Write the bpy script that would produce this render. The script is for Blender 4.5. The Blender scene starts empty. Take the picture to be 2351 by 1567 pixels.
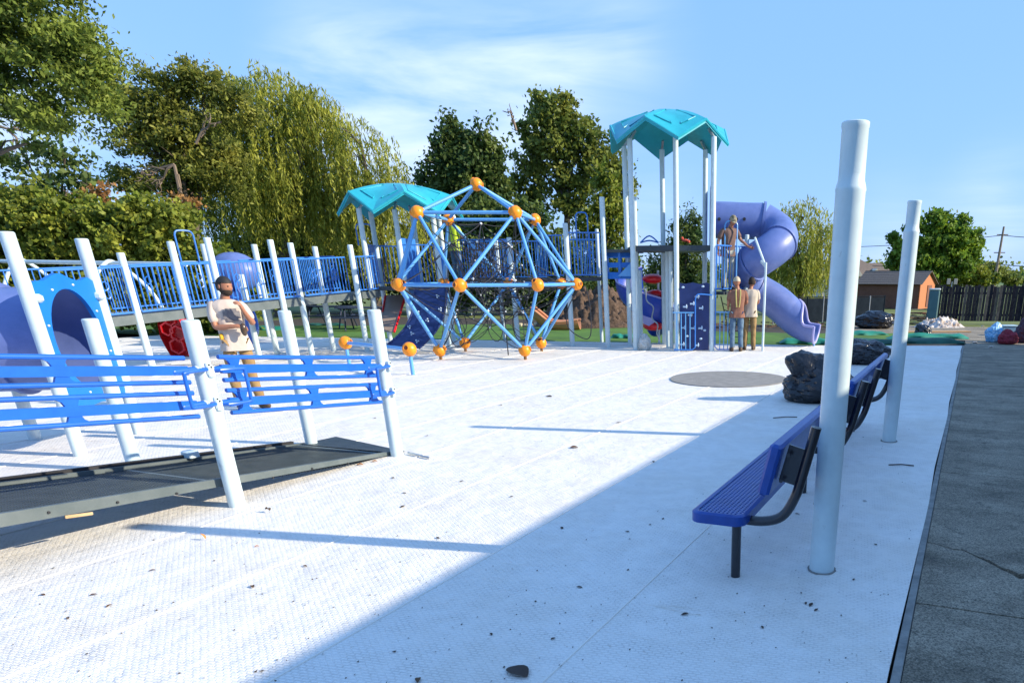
import bpy, bmesh, math, random
import numpy as np
from mathutils import Vector, Matrix
random.seed(7); rng = np.random.default_rng(7)
scene = bpy.context.scene
C = scene.collection
R_ = math.radians

# ------------------------------------------------------------------ camera (calibrated from the photograph's vanishing points)
FPX, PX, PY, HC = 1628., 1586., 1312., 1.75
TH = math.atan((PY-634)/FPX)
YAW = math.atan((2244-PX)*math.cos(TH)/FPX)
CY, SY = math.cos(YAW), math.sin(YAW)
cam_d = bpy.data.cameras.new('camera'); cam = bpy.data.objects.new('camera', cam_d); C.objects.link(cam)
cam.location = (0, 0, HC)
cam.rotation_euler = (math.pi/2-TH, 0, YAW)
cam_d.sensor_width = 36; cam_d.lens = FPX/2351*36
cam_d.shift_x = -(PX-1175.5)/2351; cam_d.shift_y = (PY-783.5)/2351
cam_d.clip_start = .05; cam_d.clip_end = 4000
scene.camera = cam

# ------------------------------------------------------------------ sky, sun, exposure
SUN_AZ = math.atan2(.95, 4.98); SUN_EL = R_(25.8)
w = bpy.data.worlds.new('World'); scene.world = w; w.use_nodes = True
nt = w.node_tree; N = nt.nodes; L = nt.links; N.clear()
sky = N.new('ShaderNodeTexSky'); sky.sky_type = 'NISHITA'; sky.sun_disc = False
sky.sun_elevation = SUN_EL; sky.sun_rotation = math.pi/2-SUN_AZ
sky.air_density = 1.0; sky.dust_density = .55; sky.ozone_density = 1.6
tc = N.new('ShaderNodeTexCoord')
mp = N.new('ShaderNodeMapping'); mp.inputs['Location'].default_value = (1, 8, 5); mp.inputs['Rotation'].default_value = (0, R_(-16), R_(20)); mp.inputs['Scale'].default_value = (1.3, 2.2, 9.5)
nz = N.new('ShaderNodeTexNoise'); nz.inputs['Scale'].default_value = 1.5; nz.inputs['Detail'].default_value = 7; nz.inputs['Roughness'].default_value = .56; nz.inputs['Distortion'].default_value = .5
L.new(tc.outputs['Generated'], mp.inputs[0]); L.new(mp.outputs[0], nz.inputs['Vector'])
def vdir(px, py):
    u = (px-PX)/FPX; v = (py-PY)/FPX
    X = u; Y = math.cos(TH)-v*math.sin(TH); Z = -math.sin(TH)-v*math.cos(TH)
    d = Vector((X*CY-Y*SY, X*SY+Y*CY, Z)); return d
def mth(op, a, b=None, clamp=False):
    n = N.new('ShaderNodeMath'); n.operation = op; n.use_clamp = clamp
    for i, x in enumerate((a, b)):
        if x is None: continue
        if isinstance(x, (int, float)): n.inputs[i].default_value = x
        else: L.new(x, n.inputs[i])
    return n.outputs[0]
cover = None
for px, py, s in ((1000, 320, .17), (1120, 255, .12), (880, 260, .10), (1230, 190, .09), (1340, 145, .10), (1440, 105, .09), (930, 380, .10), (740, 195, .07), (1480, 520, .12), (2280, 450, .08), (800, 190, .10), (2050, 560, .10), (2300, 540, .1), (60, 330, .14)):
    d = vdir(px, py).normalized()
    vm = N.new('ShaderNodeVectorMath'); vm.operation = 'DISTANCE'
    nv = N.new('ShaderNodeVectorMath'); nv.operation = 'NORMALIZE'; L.new(tc.outputs['Generated'], nv.inputs[0])
    L.new(nv.outputs[0], vm.inputs[0]); vm.inputs[1].default_value = d
    k = mth('SUBTRACT', 1.0, mth('DIVIDE', vm.outputs['Value'], s*1.1), True)
    k = mth('MULTIPLY', mth('POWER', k, 1.6), 1.15 if px < 1300 else .5)
    cover = k if cover is None else mth('ADD', cover, k, True)
cover = mth('ADD', mth('MULTIPLY', cover, .9), .0, True)
nn = mth('MULTIPLY', mth('SUBTRACT', nz.outputs['Fac'], .36), 3.2, True)
fac = mth('MULTIPLY', mth('MULTIPLY', nn, cover), 1.0, True)
even = N.new('ShaderNodeMixRGB'); even.inputs[0].default_value = .82; L.new(sky.outputs[0], even.inputs[1]); even.inputs[2].default_value = (1.34, 2.74, 5.55, 1)
mix = N.new('ShaderNodeMixRGB'); L.new(fac, mix.inputs[0]); L.new(even.outputs[0], mix.inputs[1]); mix.inputs[2].default_value = (4.6, 5.3, 6.3, 1)
bg = N.new('ShaderNodeBackground'); bg.inputs[1].default_value = .105; L.new(mix.outputs[0], bg.inputs[0])
wo = N.new('ShaderNodeOutputWorld'); L.new(bg.outputs[0], wo.inputs[0])
sd = bpy.data.lights.new('sun', 'SUN'); sd.energy = 3.55; sd.angle = R_(.55); sd.color = (1, .88, .68)
sun = bpy.data.objects.new('sun', sd); C.objects.link(sun)
sdir = Vector((math.cos(SUN_EL)*math.cos(SUN_AZ), math.cos(SUN_EL)*math.sin(SUN_AZ), math.sin(SUN_EL)))
sun.rotation_euler = sdir.to_track_quat('Z', 'Y').to_euler(); sun.location = (10, 0, 20)
vs = scene.view_settings; vs.view_transform = 'Standard'; vs.look = 'None'; vs.gamma = 1; vs.use_curve_mapping = False
vs.exposure = 1.08

# ------------------------------------------------------------------ measuring helpers: photograph pixel -> point in the place
def G(x, y, z=0.):
    r = vdir(x, y); t = (z-HC)/r.z; return Vector((r.x*t, r.y*t, z))
def onX(x, y, X): r = vdir(x, y); t = X/r.x; return Vector((X, r.y*t, HC+r.z*t))
def cf(px, py, depth):
    r = vdir(px, py); b = -r.x*SY+r.y*CY; t = depth/b; return Vector((r.x*t, r.y*t, HC+r.z*t))
def W(r, f, z): return Vector((r*CY-f*SY, r*SY+f*CY, z))
def V(*a): return Vector(a)

# ------------------------------------------------------------------ materials
MATS = {}
def mat(name, col, rough=.5, col2=None, nscale=4., bump=0., bscale=30., metal=0., coat=0., detail=4, island=0., spec=.5, mixpos=(.35, .65), trans=0.):
    if name in MATS: return MATS[name]
    m = bpy.data.materials.new(name); m.use_nodes = True; t = m.node_tree; n = t.nodes; l = t.links
    b = n['Principled BSDF']; b.inputs['Roughness'].default_value = rough; b.inputs['Metallic'].default_value = metal
    b.inputs['Coat Weight'].default_value = coat; b.inputs['Specular IOR Level'].default_value = spec
    b.inputs['Base Color'].default_value = (*col, 1)
    co = n.new('ShaderNodeTexCoord')
    if col2 is not None:
        z = n.new('ShaderNodeTexNoise'); z.inputs['Scale'].default_value = nscale; z.inputs['Detail'].default_value = detail; z.inputs['Roughness'].default_value = .62
        l.new(co.outputs['Object'], z.inputs['Vector'])
        rp = n.new('ShaderNodeValToRGB'); rp.color_ramp.elements[0].position = mixpos[0]; rp.color_ramp.elements[1].position = mixpos[1]
        rp.color_ramp.elements[0].color = (*col, 1); rp.color_ramp.elements[1].color = (*col2, 1)
        l.new(z.outputs['Fac'], rp.inputs[0]); out = rp.outputs[0]
        if island > 0:
            g = n.new('ShaderNodeNewGeometry'); a = n.new('ShaderNodeMath'); a.operation = 'MULTIPLY_ADD'
            l.new(g.outputs['Random Per Island'], a.inputs[0]); a.inputs[1].default_value = island; a.inputs[2].default_value = 1-island/2
            mx = n.new('ShaderNodeVectorMath'); mx.operation = 'SCALE'; l.new(out, mx.inputs[0]); l.new(a.outputs[0], mx.inputs['Scale']); out = mx.outputs[0]
        l.new(out, b.inputs['Base Color'])
        MATS[name+'/out'] = out
    if bump > 0:
        z2 = n.new('ShaderNodeTexNoise'); z2.inputs['Scale'].default_value = bscale; z2.inputs['Detail'].default_value = 3
        l.new(co.outputs['Object'], z2.inputs['Vector'])
        bp = n.new('ShaderNodeBump'); bp.inputs['Strength'].default_value = bump; bp.inputs['Distance'].default_value = .01
        l.new(z2.outputs['Fac'], bp.inputs['Height']); l.new(bp.outputs[0], b.inputs['Normal'])
    if trans > 0:
        tr = n.new('ShaderNodeBsdfTranslucent'); ms = n.new('ShaderNodeMixShader'); ms.inputs[0].default_value = trans
        src = MATS.get(name+'/out')
        if src is not None: l.new(src, tr.inputs[0])
        else: tr.inputs[0].default_value = (*col, 1)
        o = n['Material Output']; l.new(b.outputs[0], ms.inputs[1]); l.new(tr.outputs[0], ms.inputs[2]); l.new(ms.outputs[0], o.inputs[0])
    MATS[name] = m; return m

post_m = mat('white_powder_coat', (.60, .72, .745), .36, (.53, .64, .67), 7, .03, 60, coat=.15, detail=8)
blue_m = mat('bright_blue_paint', (.008, .105, .50), .36, (.010, .125, .56), 6, .02, 90, coat=.3)
rail_m = mat('railing_blue_paint', (.025, .16, .55), .36, (.04, .2, .62), 5, .02, 80, coat=.2)
sky_m = mat('light_blue_paint', (.10, .33, .68), .34, (.12, .37, .72), 5, .02, 80, coat=.2)
panel_m = mat('blue_plastic', (.004, .17, .62), .42, (.005, .155, .58), 3, .05, 120)
navy_m = mat('navy_plastic', (.008, .022, .11), .42, (.012, .03, .14), 5, .05, 100)
navy2_m = mat('royal_blue_plastic', (.01, .05, .38), .4, (.014, .065, .42), 5, .03, 80)
purple_m = mat('purple_plastic', (.105, .16, .40), .42, (.135, .19, .45), 3, .05, 50, coat=.1)
teal_m = mat('turquoise_plastic', (.018, .36, .45), .38, (.025, .41, .50), 3, .03, 40, coat=.15)
orange_m = mat('orange_plastic', (.92, .30, .005), .38, (.85, .25, .005), 6, .04, 50)
red_m = mat('red_plastic', (.78, .010, .012), .35, (.68, .008, .012), 5, .04, 60, coat=.2)
black_m = mat('black_rubber', (.012, .013, .016), .6, (.02, .02, .025), 20, .1, 200)
deck_m = mat('dark_coated_grating', (.018, .029, .037), .5, (.032, .046, .056), 6, .1, 120)
curb_m = mat('grey_coated_steel', (.085, .11, .115), .5, (.12, .145, .15), 5, .05, 80)
metal_m = mat('galvanized_steel', (.5, .52, .54), .35, (.42, .44, .46), 12, .03, 80, metal=.8)
bolt_m = mat('bolt_cap', (.7, .74, .76), .4)
benchblue_m = mat('bench_blue_vinyl', (.003, .045, .26), .38, (.004, .06, .32), 10, .1, 150, coat=.2)
benchblack_m = mat('bench_black_paint', (.008, .009, .016), .28, (.014, .015, .022), 20, .05, 90, coat=.4)
hold_m = mat('pale_blue_hold', (.42, .56, .72), .5)
rope_m = mat('black_rope', (.015, .018, .028), .7)
wood_m = mat('weathered_fence_wood', (.024, .023, .032), .9, (.048, .044, .046), 6, .5, 40, spec=.08)
brown_m = mat('shed_brown_siding', (.15, .06, .038), .75, (.19, .08, .05), 6, .2, 60)
brown2_m = mat('shed_sunlit_orange', (.45, .16, .06), .7)  # sunlit tone put into the end wall colour, brighter than the front siding
roof_m = mat('asphalt_shingle', (.10, .085, .075), .85, (.15, .13, .115), 14, .5, 60)
roof2_m = mat('tan_shingle', (.15, .11, .08), .85, (.2, .15, .11), 5, .3, 30)
cream_m = mat('cream_siding', (.55, .48, .38), .7, (.6, .54, .44), 3)
glass_m = mat('window_glass', (.05, .07, .09), .08)
bark_m = mat('grey_bark', (.085, .065, .05), .9, (.14, .115, .09), 12, .8, 25)
bag_m = mat('black_bag_plastic', (.004, .005, .009), .26, (.008, .010, .016), 8, .9, 22, spec=.5, coat=.15)
board_m = mat('cut_pine_board', (.42, .28, .14), .8, (.55, .40, .22), 5, .3, 40)
card_m = mat('cardboard', (.40, .24, .11), .85, (.46, .29, .15), 6, .1, 30)
sheet_m = mat('white_plastic_sheet', (.62, .57, .53), .5, (.28, .20, .14), 5, .4, 20, mixpos=(.48, .62))
mulch_m = mat('brown_mulch', (.045, .026, .016), .95, (.14, .09, .06), 14, 1., 30, detail=9)
tarp_m = mat('green_turf_backing', (.006, .17, .115), .6, (.01, .23, .16), 4, .3, 30)
tarp2_m = mat('dark_green_turf_backing', (.004, .06, .045), .7, (.008, .10, .07), 5, .4, 30)
clear_m = mat('clear_bag_film', (.40, .42, .40), .22, (.6, .62, .6), 9, .6, 18)
def leafmat(name, a, b, s=.9, isl=.7): return mat(name, a, .55, b, s, 0, 1, island=isl, detail=5, spec=.3, trans=.42, mixpos=(.38, .62))
leaf_locust = leafmat('locust_leaves', (0.097, 0.148, 0.025), (0.241, 0.298, 0.048))
leaf_willow = leafmat('willow_leaves', (0.184, 0.219, 0.031), (0.438, 0.446, 0.066), 1.2)
leaf_hedge = leafmat('hedge_leaves', (0.108, 0.162, 0.019), (0.308, 0.331, 0.046), 1.0)
leaf_mid = leafmat('mid_tree_leaves', (.12, .15, .025), (.29, .29, .05))
leaf_dark = leafmat('dark_maple_leaves', (0.045, 0.096, 0.031), (0.149, 0.201, 0.044), 1.0)
leaf_cotton = leafmat('cottonwood_leaves', (0.097, 0.145, 0.029), (0.274, 0.298, 0.056), .8)
leaf_right = leafmat('bright_tree_leaves', (0.077, 0.154, 0.025), (0.238, 0.350, 0.031), .7)
leaf_red = leafmat('rusty_leaves', (0.280, 0.140, 0.049), (0.420, 0.224, 0.070), 1.4)
skin_m = mat('skin', (.32, .135, .075), .55, (.38, .17, .10), 8)

def ground_mat(name, a, b, c=None, scale=1.2, fine=60, bump=.4):
    m = mat(name, a, .9, b, scale, bump, fine, detail=8, mixpos=(.3, .7)); return m
grass_m = ground_mat('meadow_grass', (.075, .115, .018), (.17, .19, .045), scale=.8)
turf_m = ground_mat('artificial_turf', (.055, .15, .014), (.10, .21, .02), scale=1.6, fine=90)
far_m = ground_mat('far_field', (.07, .14, .03), (.10, .16, .045), scale=.02, fine=2)
soil_m = ground_mat('dark_soil', (.03, .024, .018), (.06, .048, .035), scale=9)
conc_m = mat('aggregate_concrete', (.17, .145, .105), .85, (.36, .31, .23), 1.9, .7, 95, detail=12, mixpos=(.25, .75))
def speckle(m, scale, amt):
    t = m.node_tree; n = t.nodes; l = t.links; b = n['Principled BSDF']; src = b.inputs['Base Color'].links[0].from_socket
    co = n.new('ShaderNodeTexCoord'); v = n.new('ShaderNodeTexVoronoi'); v.inputs['Scale'].default_value = scale; l.new(co.outputs['Object'], v.inputs['Vector'])
    s = n.new('ShaderNodeSeparateColor'); l.new(v.outputs['Color'], s.inputs[0])
    a = n.new('ShaderNodeMath'); a.operation = 'MULTIPLY_ADD'; l.new(s.outputs[0], a.inputs[0]); a.inputs[1].default_value = amt; a.inputs[2].default_value = 1-amt/2
    mx = n.new('ShaderNodeVectorMath'); mx.operation = 'SCALE'; l.new(src, mx.inputs[0]); l.new(a.outputs[0], mx.inputs['Scale']); l.new(mx.outputs[0], b.inputs['Base Color'])
speckle(conc_m, 140, 1.1)
def blotch(m, scale, lo, hi, dark, stretch=(1, 1, 1)):
    t = m.node_tree; n = t.nodes; l = t.links; b = n['Principled BSDF']; src = b.inputs['Base Color'].links[0].from_socket
    co = n.new('ShaderNodeTexCoord'); mp_n = n.new('ShaderNodeMapping'); mp_n.inputs['Scale'].default_value = stretch; l.new(co.outputs['Object'], mp_n.inputs[0])
    z = n.new('ShaderNodeTexNoise'); z.inputs['Scale'].default_value = scale; z.inputs['Detail'].default_value = 8; z.inputs['Roughness'].default_value = .7; l.new(mp_n.outputs[0], z.inputs['Vector'])
    r = n.new('ShaderNodeValToRGB'); r.color_ramp.elements[0].position = lo; r.color_ramp.elements[0].color = (*dark, 1); r.color_ramp.elements[1].position = hi; r.color_ramp.elements[1].color = (1, 1, 1, 1); l.new(z.outputs['Fac'], r.inputs[0])
    mx = n.new('ShaderNodeMixRGB'); mx.blend_type = 'MULTIPLY'; mx.inputs[0].default_value = 1; l.new(src, mx.inputs[1]); l.new(r.outputs[0], mx.inputs[2]); l.new(mx.outputs[0], b.inputs['Base Color'])
blotch(conc_m, .8, .38, .56, (.55, .54, .52), (1, 2.2, 1)); blotch(conc_m, 5, .36, .44, (.6, .6, .6))
blotch(post_m, 5, .27, .36, (.62, .62, .60), (1.5, 1.5, .8)); blotch(post_m, 30, .24, .30, (.55, .52, .48))
blotch(purple_m, 2.2, .34, .5, (.82, .84, .88)); blotch(teal_m, 2.5, .34, .5, (.84, .88, .9)); blotch(panel_m, 6, .28, .36, (.8, .85, .9))
blotch(turf_m, .7, .36, .56, (.55, .6, .6))
edge_m = mat('edge_strip_concrete', (.17, .17, .16), .85, (.28, .28, .26), 7, .6, 60)
patch_m = mat('manhole_rubber_grey', (.21, .205, .19), .9, (.28, .27, .25), 5, .6, 90, detail=8)

# tread-plate pattern of the white roll-out surface: colour stays white, relief and grooves darker in patches
def tile_mat():
    m = bpy.data.materials.new('white_tread_pattern_rubber'); m.use_nodes = True; t = m.node_tree; n = t.nodes; l = t.links; b = n['Principled BSDF']
    co = n.new('ShaderNodeNewGeometry')
    def noise(sc, det, ro=.6):
        z = n.new('ShaderNodeTexNoise'); z.inputs['Scale'].default_value = sc; z.inputs['Detail'].default_value = det; z.inputs['Roughness'].default_value = ro; l.new(co.outputs['Position'], z.inputs['Vector']); return z
    def ramp(src, p0, c0, p1, c1):
        r = n.new('ShaderNodeValToRGB'); r.color_ramp.elements[0].position = p0; r.color_ramp.elements[0].color = (*c0, 1); r.color_ramp.elements[1].position = p1; r.color_ramp.elements[1].color = (*c1, 1); l.new(src, r.inputs[0]); return r.outputs[0]
    def mul(a, b_, f):
        x = n.new('ShaderNodeMixRGB'); x.blend_type = 'MULTIPLY'; l.new(a, x.inputs[1]); l.new(b_, x.inputs[2])
        if isinstance(f, float): x.inputs[0].default_value = f
        else: l.new(f, x.inputs[0])
        return x.outputs[0]
    wob = noise(34, 3); sub = n.new('ShaderNodeVectorMath'); sub.operation = 'SCALE'; l.new(wob.outputs['Color'], sub.inputs[0]); sub.inputs['Scale'].default_value = .022
    ad = n.new('ShaderNodeVectorMath'); ad.operation = 'ADD'; l.new(co.outputs['Position'], ad.inputs[0]); l.new(sub.outputs[0], ad.inputs[1])
    mpn = n.new('ShaderNodeMapping'); mpn.inputs['Rotation'].default_value = (0, 0, R_(-8)); l.new(ad.outputs[0], mpn.inputs[0])
    br = n.new('ShaderNodeTexBrick'); br.inputs['Scale'].default_value = 1.0; br.inputs['Brick Width'].default_value = .044; br.inputs['Row Height'].default_value = .022
    br.inputs['Mortar Size'].default_value = .0065; br.inputs['Mortar Smooth'].default_value = 1.0
    br.inputs['Color1'].default_value = (1, 1, 1, 1); br.inputs['Color2'].default_value = (.9, .9, .9, 1); br.inputs['Mortar'].default_value = (.3, .29, .28, 1)
    l.new(mpn.outputs[0], br.inputs['Vector'])
    base = ramp(noise(.9, 8, .7).outputs['Fac'], .28, (.75, .70, .62), .56, (.83, .805, .755))
    patch = ramp(noise(5, 7, .75).outputs['Fac'], .40, (0, 0, 0), .62, (.34, .34, .34))
    c = mul(base, br.outputs['Color'], patch)
    c = mul(c, ramp(noise(26, 4).outputs['Fac'], .25, (.62, .57, .50), .37, (1, 1, 1)), .75)
    st = n.new('ShaderNodeMapping'); st.inputs['Rotation'].default_value = (0, 0, R_(20)); st.inputs['Scale'].default_value = (1.2, 7, 1); l.new(co.outputs['Position'], st.inputs[0])
    zs = n.new('ShaderNodeTexNoise'); zs.inputs['Scale'].default_value = .8; zs.inputs['Detail'].default_value = 9; zs.inputs['Roughness'].default_value = .72; l.new(st.outputs[0], zs.inputs['Vector'])
    c = mul(c, ramp(zs.outputs['Fac'], .29, (.80, .74, .66), .39, (1, 1, 1)), .85)
    l.new(c, b.inputs['Base Color']); b.inputs['Roughness'].default_value = .6
    sc = n.new('ShaderNodeSeparateColor'); l.new(br.outputs['Color'], sc.inputs[0])
    b0 = n.new('ShaderNodeBump'); b0.inputs['Strength'].default_value = .55; b0.inputs['Distance'].default_value = .05; l.new(noise(3.2, 3).outputs['Fac'], b0.inputs['Height'])
    bp = n.new('ShaderNodeBump'); bp.inputs['Strength'].default_value = .7; bp.inputs['Distance'].default_value = .006; l.new(sc.outputs[0], bp.inputs['Height']); l.new(b0.outputs[0], bp.inputs['Normal']); l.new(bp.outputs[0], b.inputs['Normal'])
    return m
tile_m = tile_mat()
seam_m = mat('seam_weld_bead', (.82, .78, .70), .5)

# ------------------------------------------------------------------ mesh builder
class MB:
    def __init__(s): s.v = []; s.f = []; s.mi = []; s.cur = 0
    def add(s, vs, fs):
        k = len(s.v); s.v += [tuple(x) for x in vs]; s.f += [tuple(i+k for i in f) for f in fs]; s.mi += [s.cur]*len(fs); return s
    def box(s, c, d, rz=0., M=None, bev=0.):
        hx, hy, hz = d[0]/2, d[1]/2, d[2]/2
        if bev <= 0:
            vs = [V(x, y, z) for z in (-hz, hz) for x, y in ((-hx, -hy), (hx, -hy), (hx, hy), (-hx, hy))]
            fs = [(3, 2, 1, 0), (4, 5, 6, 7), (0, 1, 5, 4), (1, 2, 6, 5), (2, 3, 7, 6), (3, 0, 4, 7)]
        else:
            b = min(bev, hx*.9, hy*.9, hz*.9); rings = []
            def ring(ix, iz): return [V(x, y, iz) for x, y in ((-hx+ix, -hy), (hx-ix, -hy), (hx, -hy+ix), (hx, hy-ix), (hx-ix, hy), (-hx+ix, hy), (-hx, hy-ix), (-hx, -hy+ix))]
            r0 = [V(p.x*(hx-b)/hx, p.y*(hy-b)/hy, -hz) for p in ring(b, 0)]; r3 = [V(p.x, p.y, hz) for p in r0]
            rs = [r0, ring(b, -hz+b), ring(b, hz-b), r3]; vs = sum(rs, []); fs = [tuple(range(7, -1, -1)), tuple(range(24, 32))]
            for k in range(3):
                for i in range(8): j = (i+1) % 8; fs.append((k*8+i, k*8+j, k*8+8+j, k*8+8+i))
        Mx = Matrix.Translation(c) @ (M.to_4x4() if M is not None else Matrix.Rotation(rz, 4, 'Z'))
        return s.add([Mx @ v for v in vs], fs)
    def beam(s, a, b, wd, ht, up=(0, 0, 1)):
        a = V(*a); b = V(*b); d = (b-a); l = d.length; d.normalize(); sd_ = d.cross(V(*up)).normalized(); u = sd_.cross(d)
        M = Matrix((sd_, d, u)).transposed(); return s.box((a+b)/2, (wd, l, ht), M=M)
    def tube(s, pts, r, n=10, caps=True, closed=False):
        pts = [V(*p) for p in pts]; m = len(pts); rs = r if isinstance(r, (list, tuple)) else [r]*m
        prev = None; vs = []; fs = []
        for i, p in enumerate(pts):
            if closed: t = pts[(i+1) % m]-pts[i-1]
            else: t = pts[min(i+1, m-1)]-pts[max(i-1, 0)]
            t.normalize()
            if prev is None:
                ref = V(0, 0, 1) if abs(t.z) < .9 else V(1, 0, 0); u = t.cross(ref).normalized()
            else: u = (prev-t*prev.dot(t)).normalized()
            prev = u; q = t.cross(u)
            for k in range(n):
                a = 2*math.pi*k/n; vs.append(p+(u*math.cos(a)+q*math.sin(a))*rs[i])
        for i in range(m if closed else m-1):
            i2 = (i+1) % m
            for k in range(n): k2 = (k+1) % n; fs.append((i*n+k, i2*n+k, i2*n+k2, i*n+k2))
        if caps and not closed: fs.append(tuple(range(n))); fs.append(tuple(reversed(range((m-1)*n, m*n))))
        return s.add(vs, fs)
    def lathe(s, c, prof, n=24, M=None):
        vs = []; fs = []
        for r, z in prof:
            for k in range(n): a = 2*math.pi*k/n; vs.append(V(r*math.cos(a), r*math.sin(a), z))
        for i in range(len(prof)-1):
            for k in range(n): k2 = (k+1) % n; fs.append((i*n+k, i*n+k2, (i+1)*n+k2, (i+1)*n+k))
        fs.append(tuple(reversed(range(n)))); fs.append(tuple(range((len(prof)-1)*n, len(prof)*n)))
        Mx = Matrix.Translation(c) @ (M.to_4x4() if M is not None else Matrix.Identity(4))
        return s.add([Mx @ v for v in vs], fs)
    def sphere(s, c, r, n=16, m=10, sc=(1, 1, 1), M=None):
        prof = [(max(1e-4, r*math.sin(math.pi*i/m)), -r*math.cos(math.pi*i/m)) for i in range(m+1)]
        k = len(s.v); s.lathe((0, 0, 0), prof, n)
        Mx = Matrix.Translation(c) @ (M.to_4x4() if M is not None else Matrix.Identity(4)) @ Matrix.Diagonal((*sc, 1))
        s.v[k:] = [tuple(Mx @ V(*v)) for v in s.v[k:]]; return s
    def prism(s, poly, z0, z1):
        n = len(poly); vs = [V(x, y, z0) for x, y in poly]+[V(x, y, z1) for x, y in poly]
        fs = [tuple(reversed(range(n))), tuple(range(n, 2*n))]+[(i, (i+1) % n, n+(i+1) % n, n+i) for i in range(n)]
        return s.add(vs, fs)
    def mesh(s, name, m, off=V(0, 0, 0), ang=32, smooth=True):
        me = bpy.data.meshes.new(name); me.from_pydata([(x-off.x, y-off.y, z-off.z) for x, y, z in s.v], [], s.f)
        for q in (m if isinstance(m, (list, tuple)) else [m]): me.materials.append(q)
        if isinstance(m, (list, tuple)): me.polygons.foreach_set('material_index', s.mi)
        if smooth:
            me.polygons.foreach_set('use_smooth', [True]*len(me.polygons)); me.set_sharp_from_angle(angle=R_(ang))
        me.update(); return me
    def obj(s, name, m, parent=None, loc=None, local=False, ang=32, smooth=True, label=None, kind=None):
        if parent is not None: off = V(0, 0, 0) if local else V(*world_loc(parent))
        else: off = V(*(loc if loc is not None else (0, 0, 0)))
        o = bpy.data.objects.new(name, s.mesh(name, m, off, ang, smooth)); C.objects.link(o)
        if parent is not None: o.parent = parent
        else: o.location = off
        if label: o['label'] = label
        if kind: o['kind'] = kind
        return o
def world_loc(o):
    p = Vector(o.location)
    while o.parent is not None: o = o.parent; p += Vector(o.location)
    return p
def thing(name, label, cat, loc=(0, 0, 0), rz=0., group=None):
    o = bpy.data.objects.new(name, None); o.empty_display_size = .2; C.objects.link(o); o.location = loc; o.rotation_euler = (0, 0, rz)
    o['label'] = label; o['category'] = cat
    if group: o['group'] = group
    return o
def tag(o, label, cat, group=None):
    o['label'] = label; o['category'] = cat
    if group: o['group'] = group
    return o
def struct(o): o['kind'] = 'structure'; return o
def inst(me, name, parent=None, loc=(0, 0, 0), rot=(0, 0, 0), sc=(1, 1, 1), label=None):
    o = bpy.data.objects.new(name, me); C.objects.link(o)
    if parent is not None: o.parent = parent; o.location = V(*loc)-V(*world_loc(parent))
    else: o.location = loc
    o.rotation_euler = rot; o.scale = sc
    if label: o['label'] = label
    return o
def unit_cyl(name, r, h, m, n=8):
    return MB().tube([(0, 0, 0), (0, 0, h)], r, n).mesh(name, m)
def smooth_path(pts, sub=6):
    P_ = [V(*p) for p in pts]; out = []
    for i in range(len(P_)-1):
        p0 = P_[max(i-1, 0)]; p1 = P_[i]; p2 = P_[i+1]; p3 = P_[min(i+2, len(P_)-1)]
        for k in range(sub):
            t = k/sub; out.append(.5*((2*p1)+(p2-p0)*t+(2*p0-5*p1+4*p2-p3)*t*t+(3*p1-p0-3*p2+p3)*t**3))
    out.append(P_[-1]); return out

# ================================================================== SETTING
b = MB(); n = 48; vs = [V(0, 0, -.13)]; fs = []
rad = [6, 14, 26, 42, 70, 120, 220, 400, 800, 1800]
for j, r in enumerate(rad):
    for k in range(n):
        a = 2*math.pi*k/n; x, y = r*math.cos(a), r*math.sin(a)+12
        z = -.13 if r < 60 else -.13+.35*math.sin(a*3)*(r/400)*.3
        if r > 100 and y > 50: z -= .6*(1-math.exp(-(r-100)/200))
        vs.append(V(x, y, z))
for k in range(n): fs.append((0, 1+k, 1+(k+1) % n))
for j in range(len(rad)-1):
    for k in range(n): a0 = 1+j*n+k; a1 = 1+j*n+(k+1) % n; fs.append((a0, a0+n, a1+n, a1))
struct(b.add(vs, fs).obj('ground', grass_m))
# far rise with a pale green field on the horizon at the right
b = MB(); vs = []; fs = []; nx, ny = 40, 6
for j in range(ny):
    for i in range(nx):
        x = -260+i*16; y = 230+j*60; z = -.6+9.5*(1-math.cos(math.pi*min(1, j/3.)))/2*(.7+.3*math.sin(i*.32+1.2))*min(1, max(.15, (i-8)/16.))
        vs.append(V(x, y, z))
for j in range(ny-1):
    for i in range(nx-1): k = j*nx+i; fs.append((k, k+1, k+nx+1, k+nx))
struct(b.add(vs, fs).obj('hill', far_m))

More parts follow.
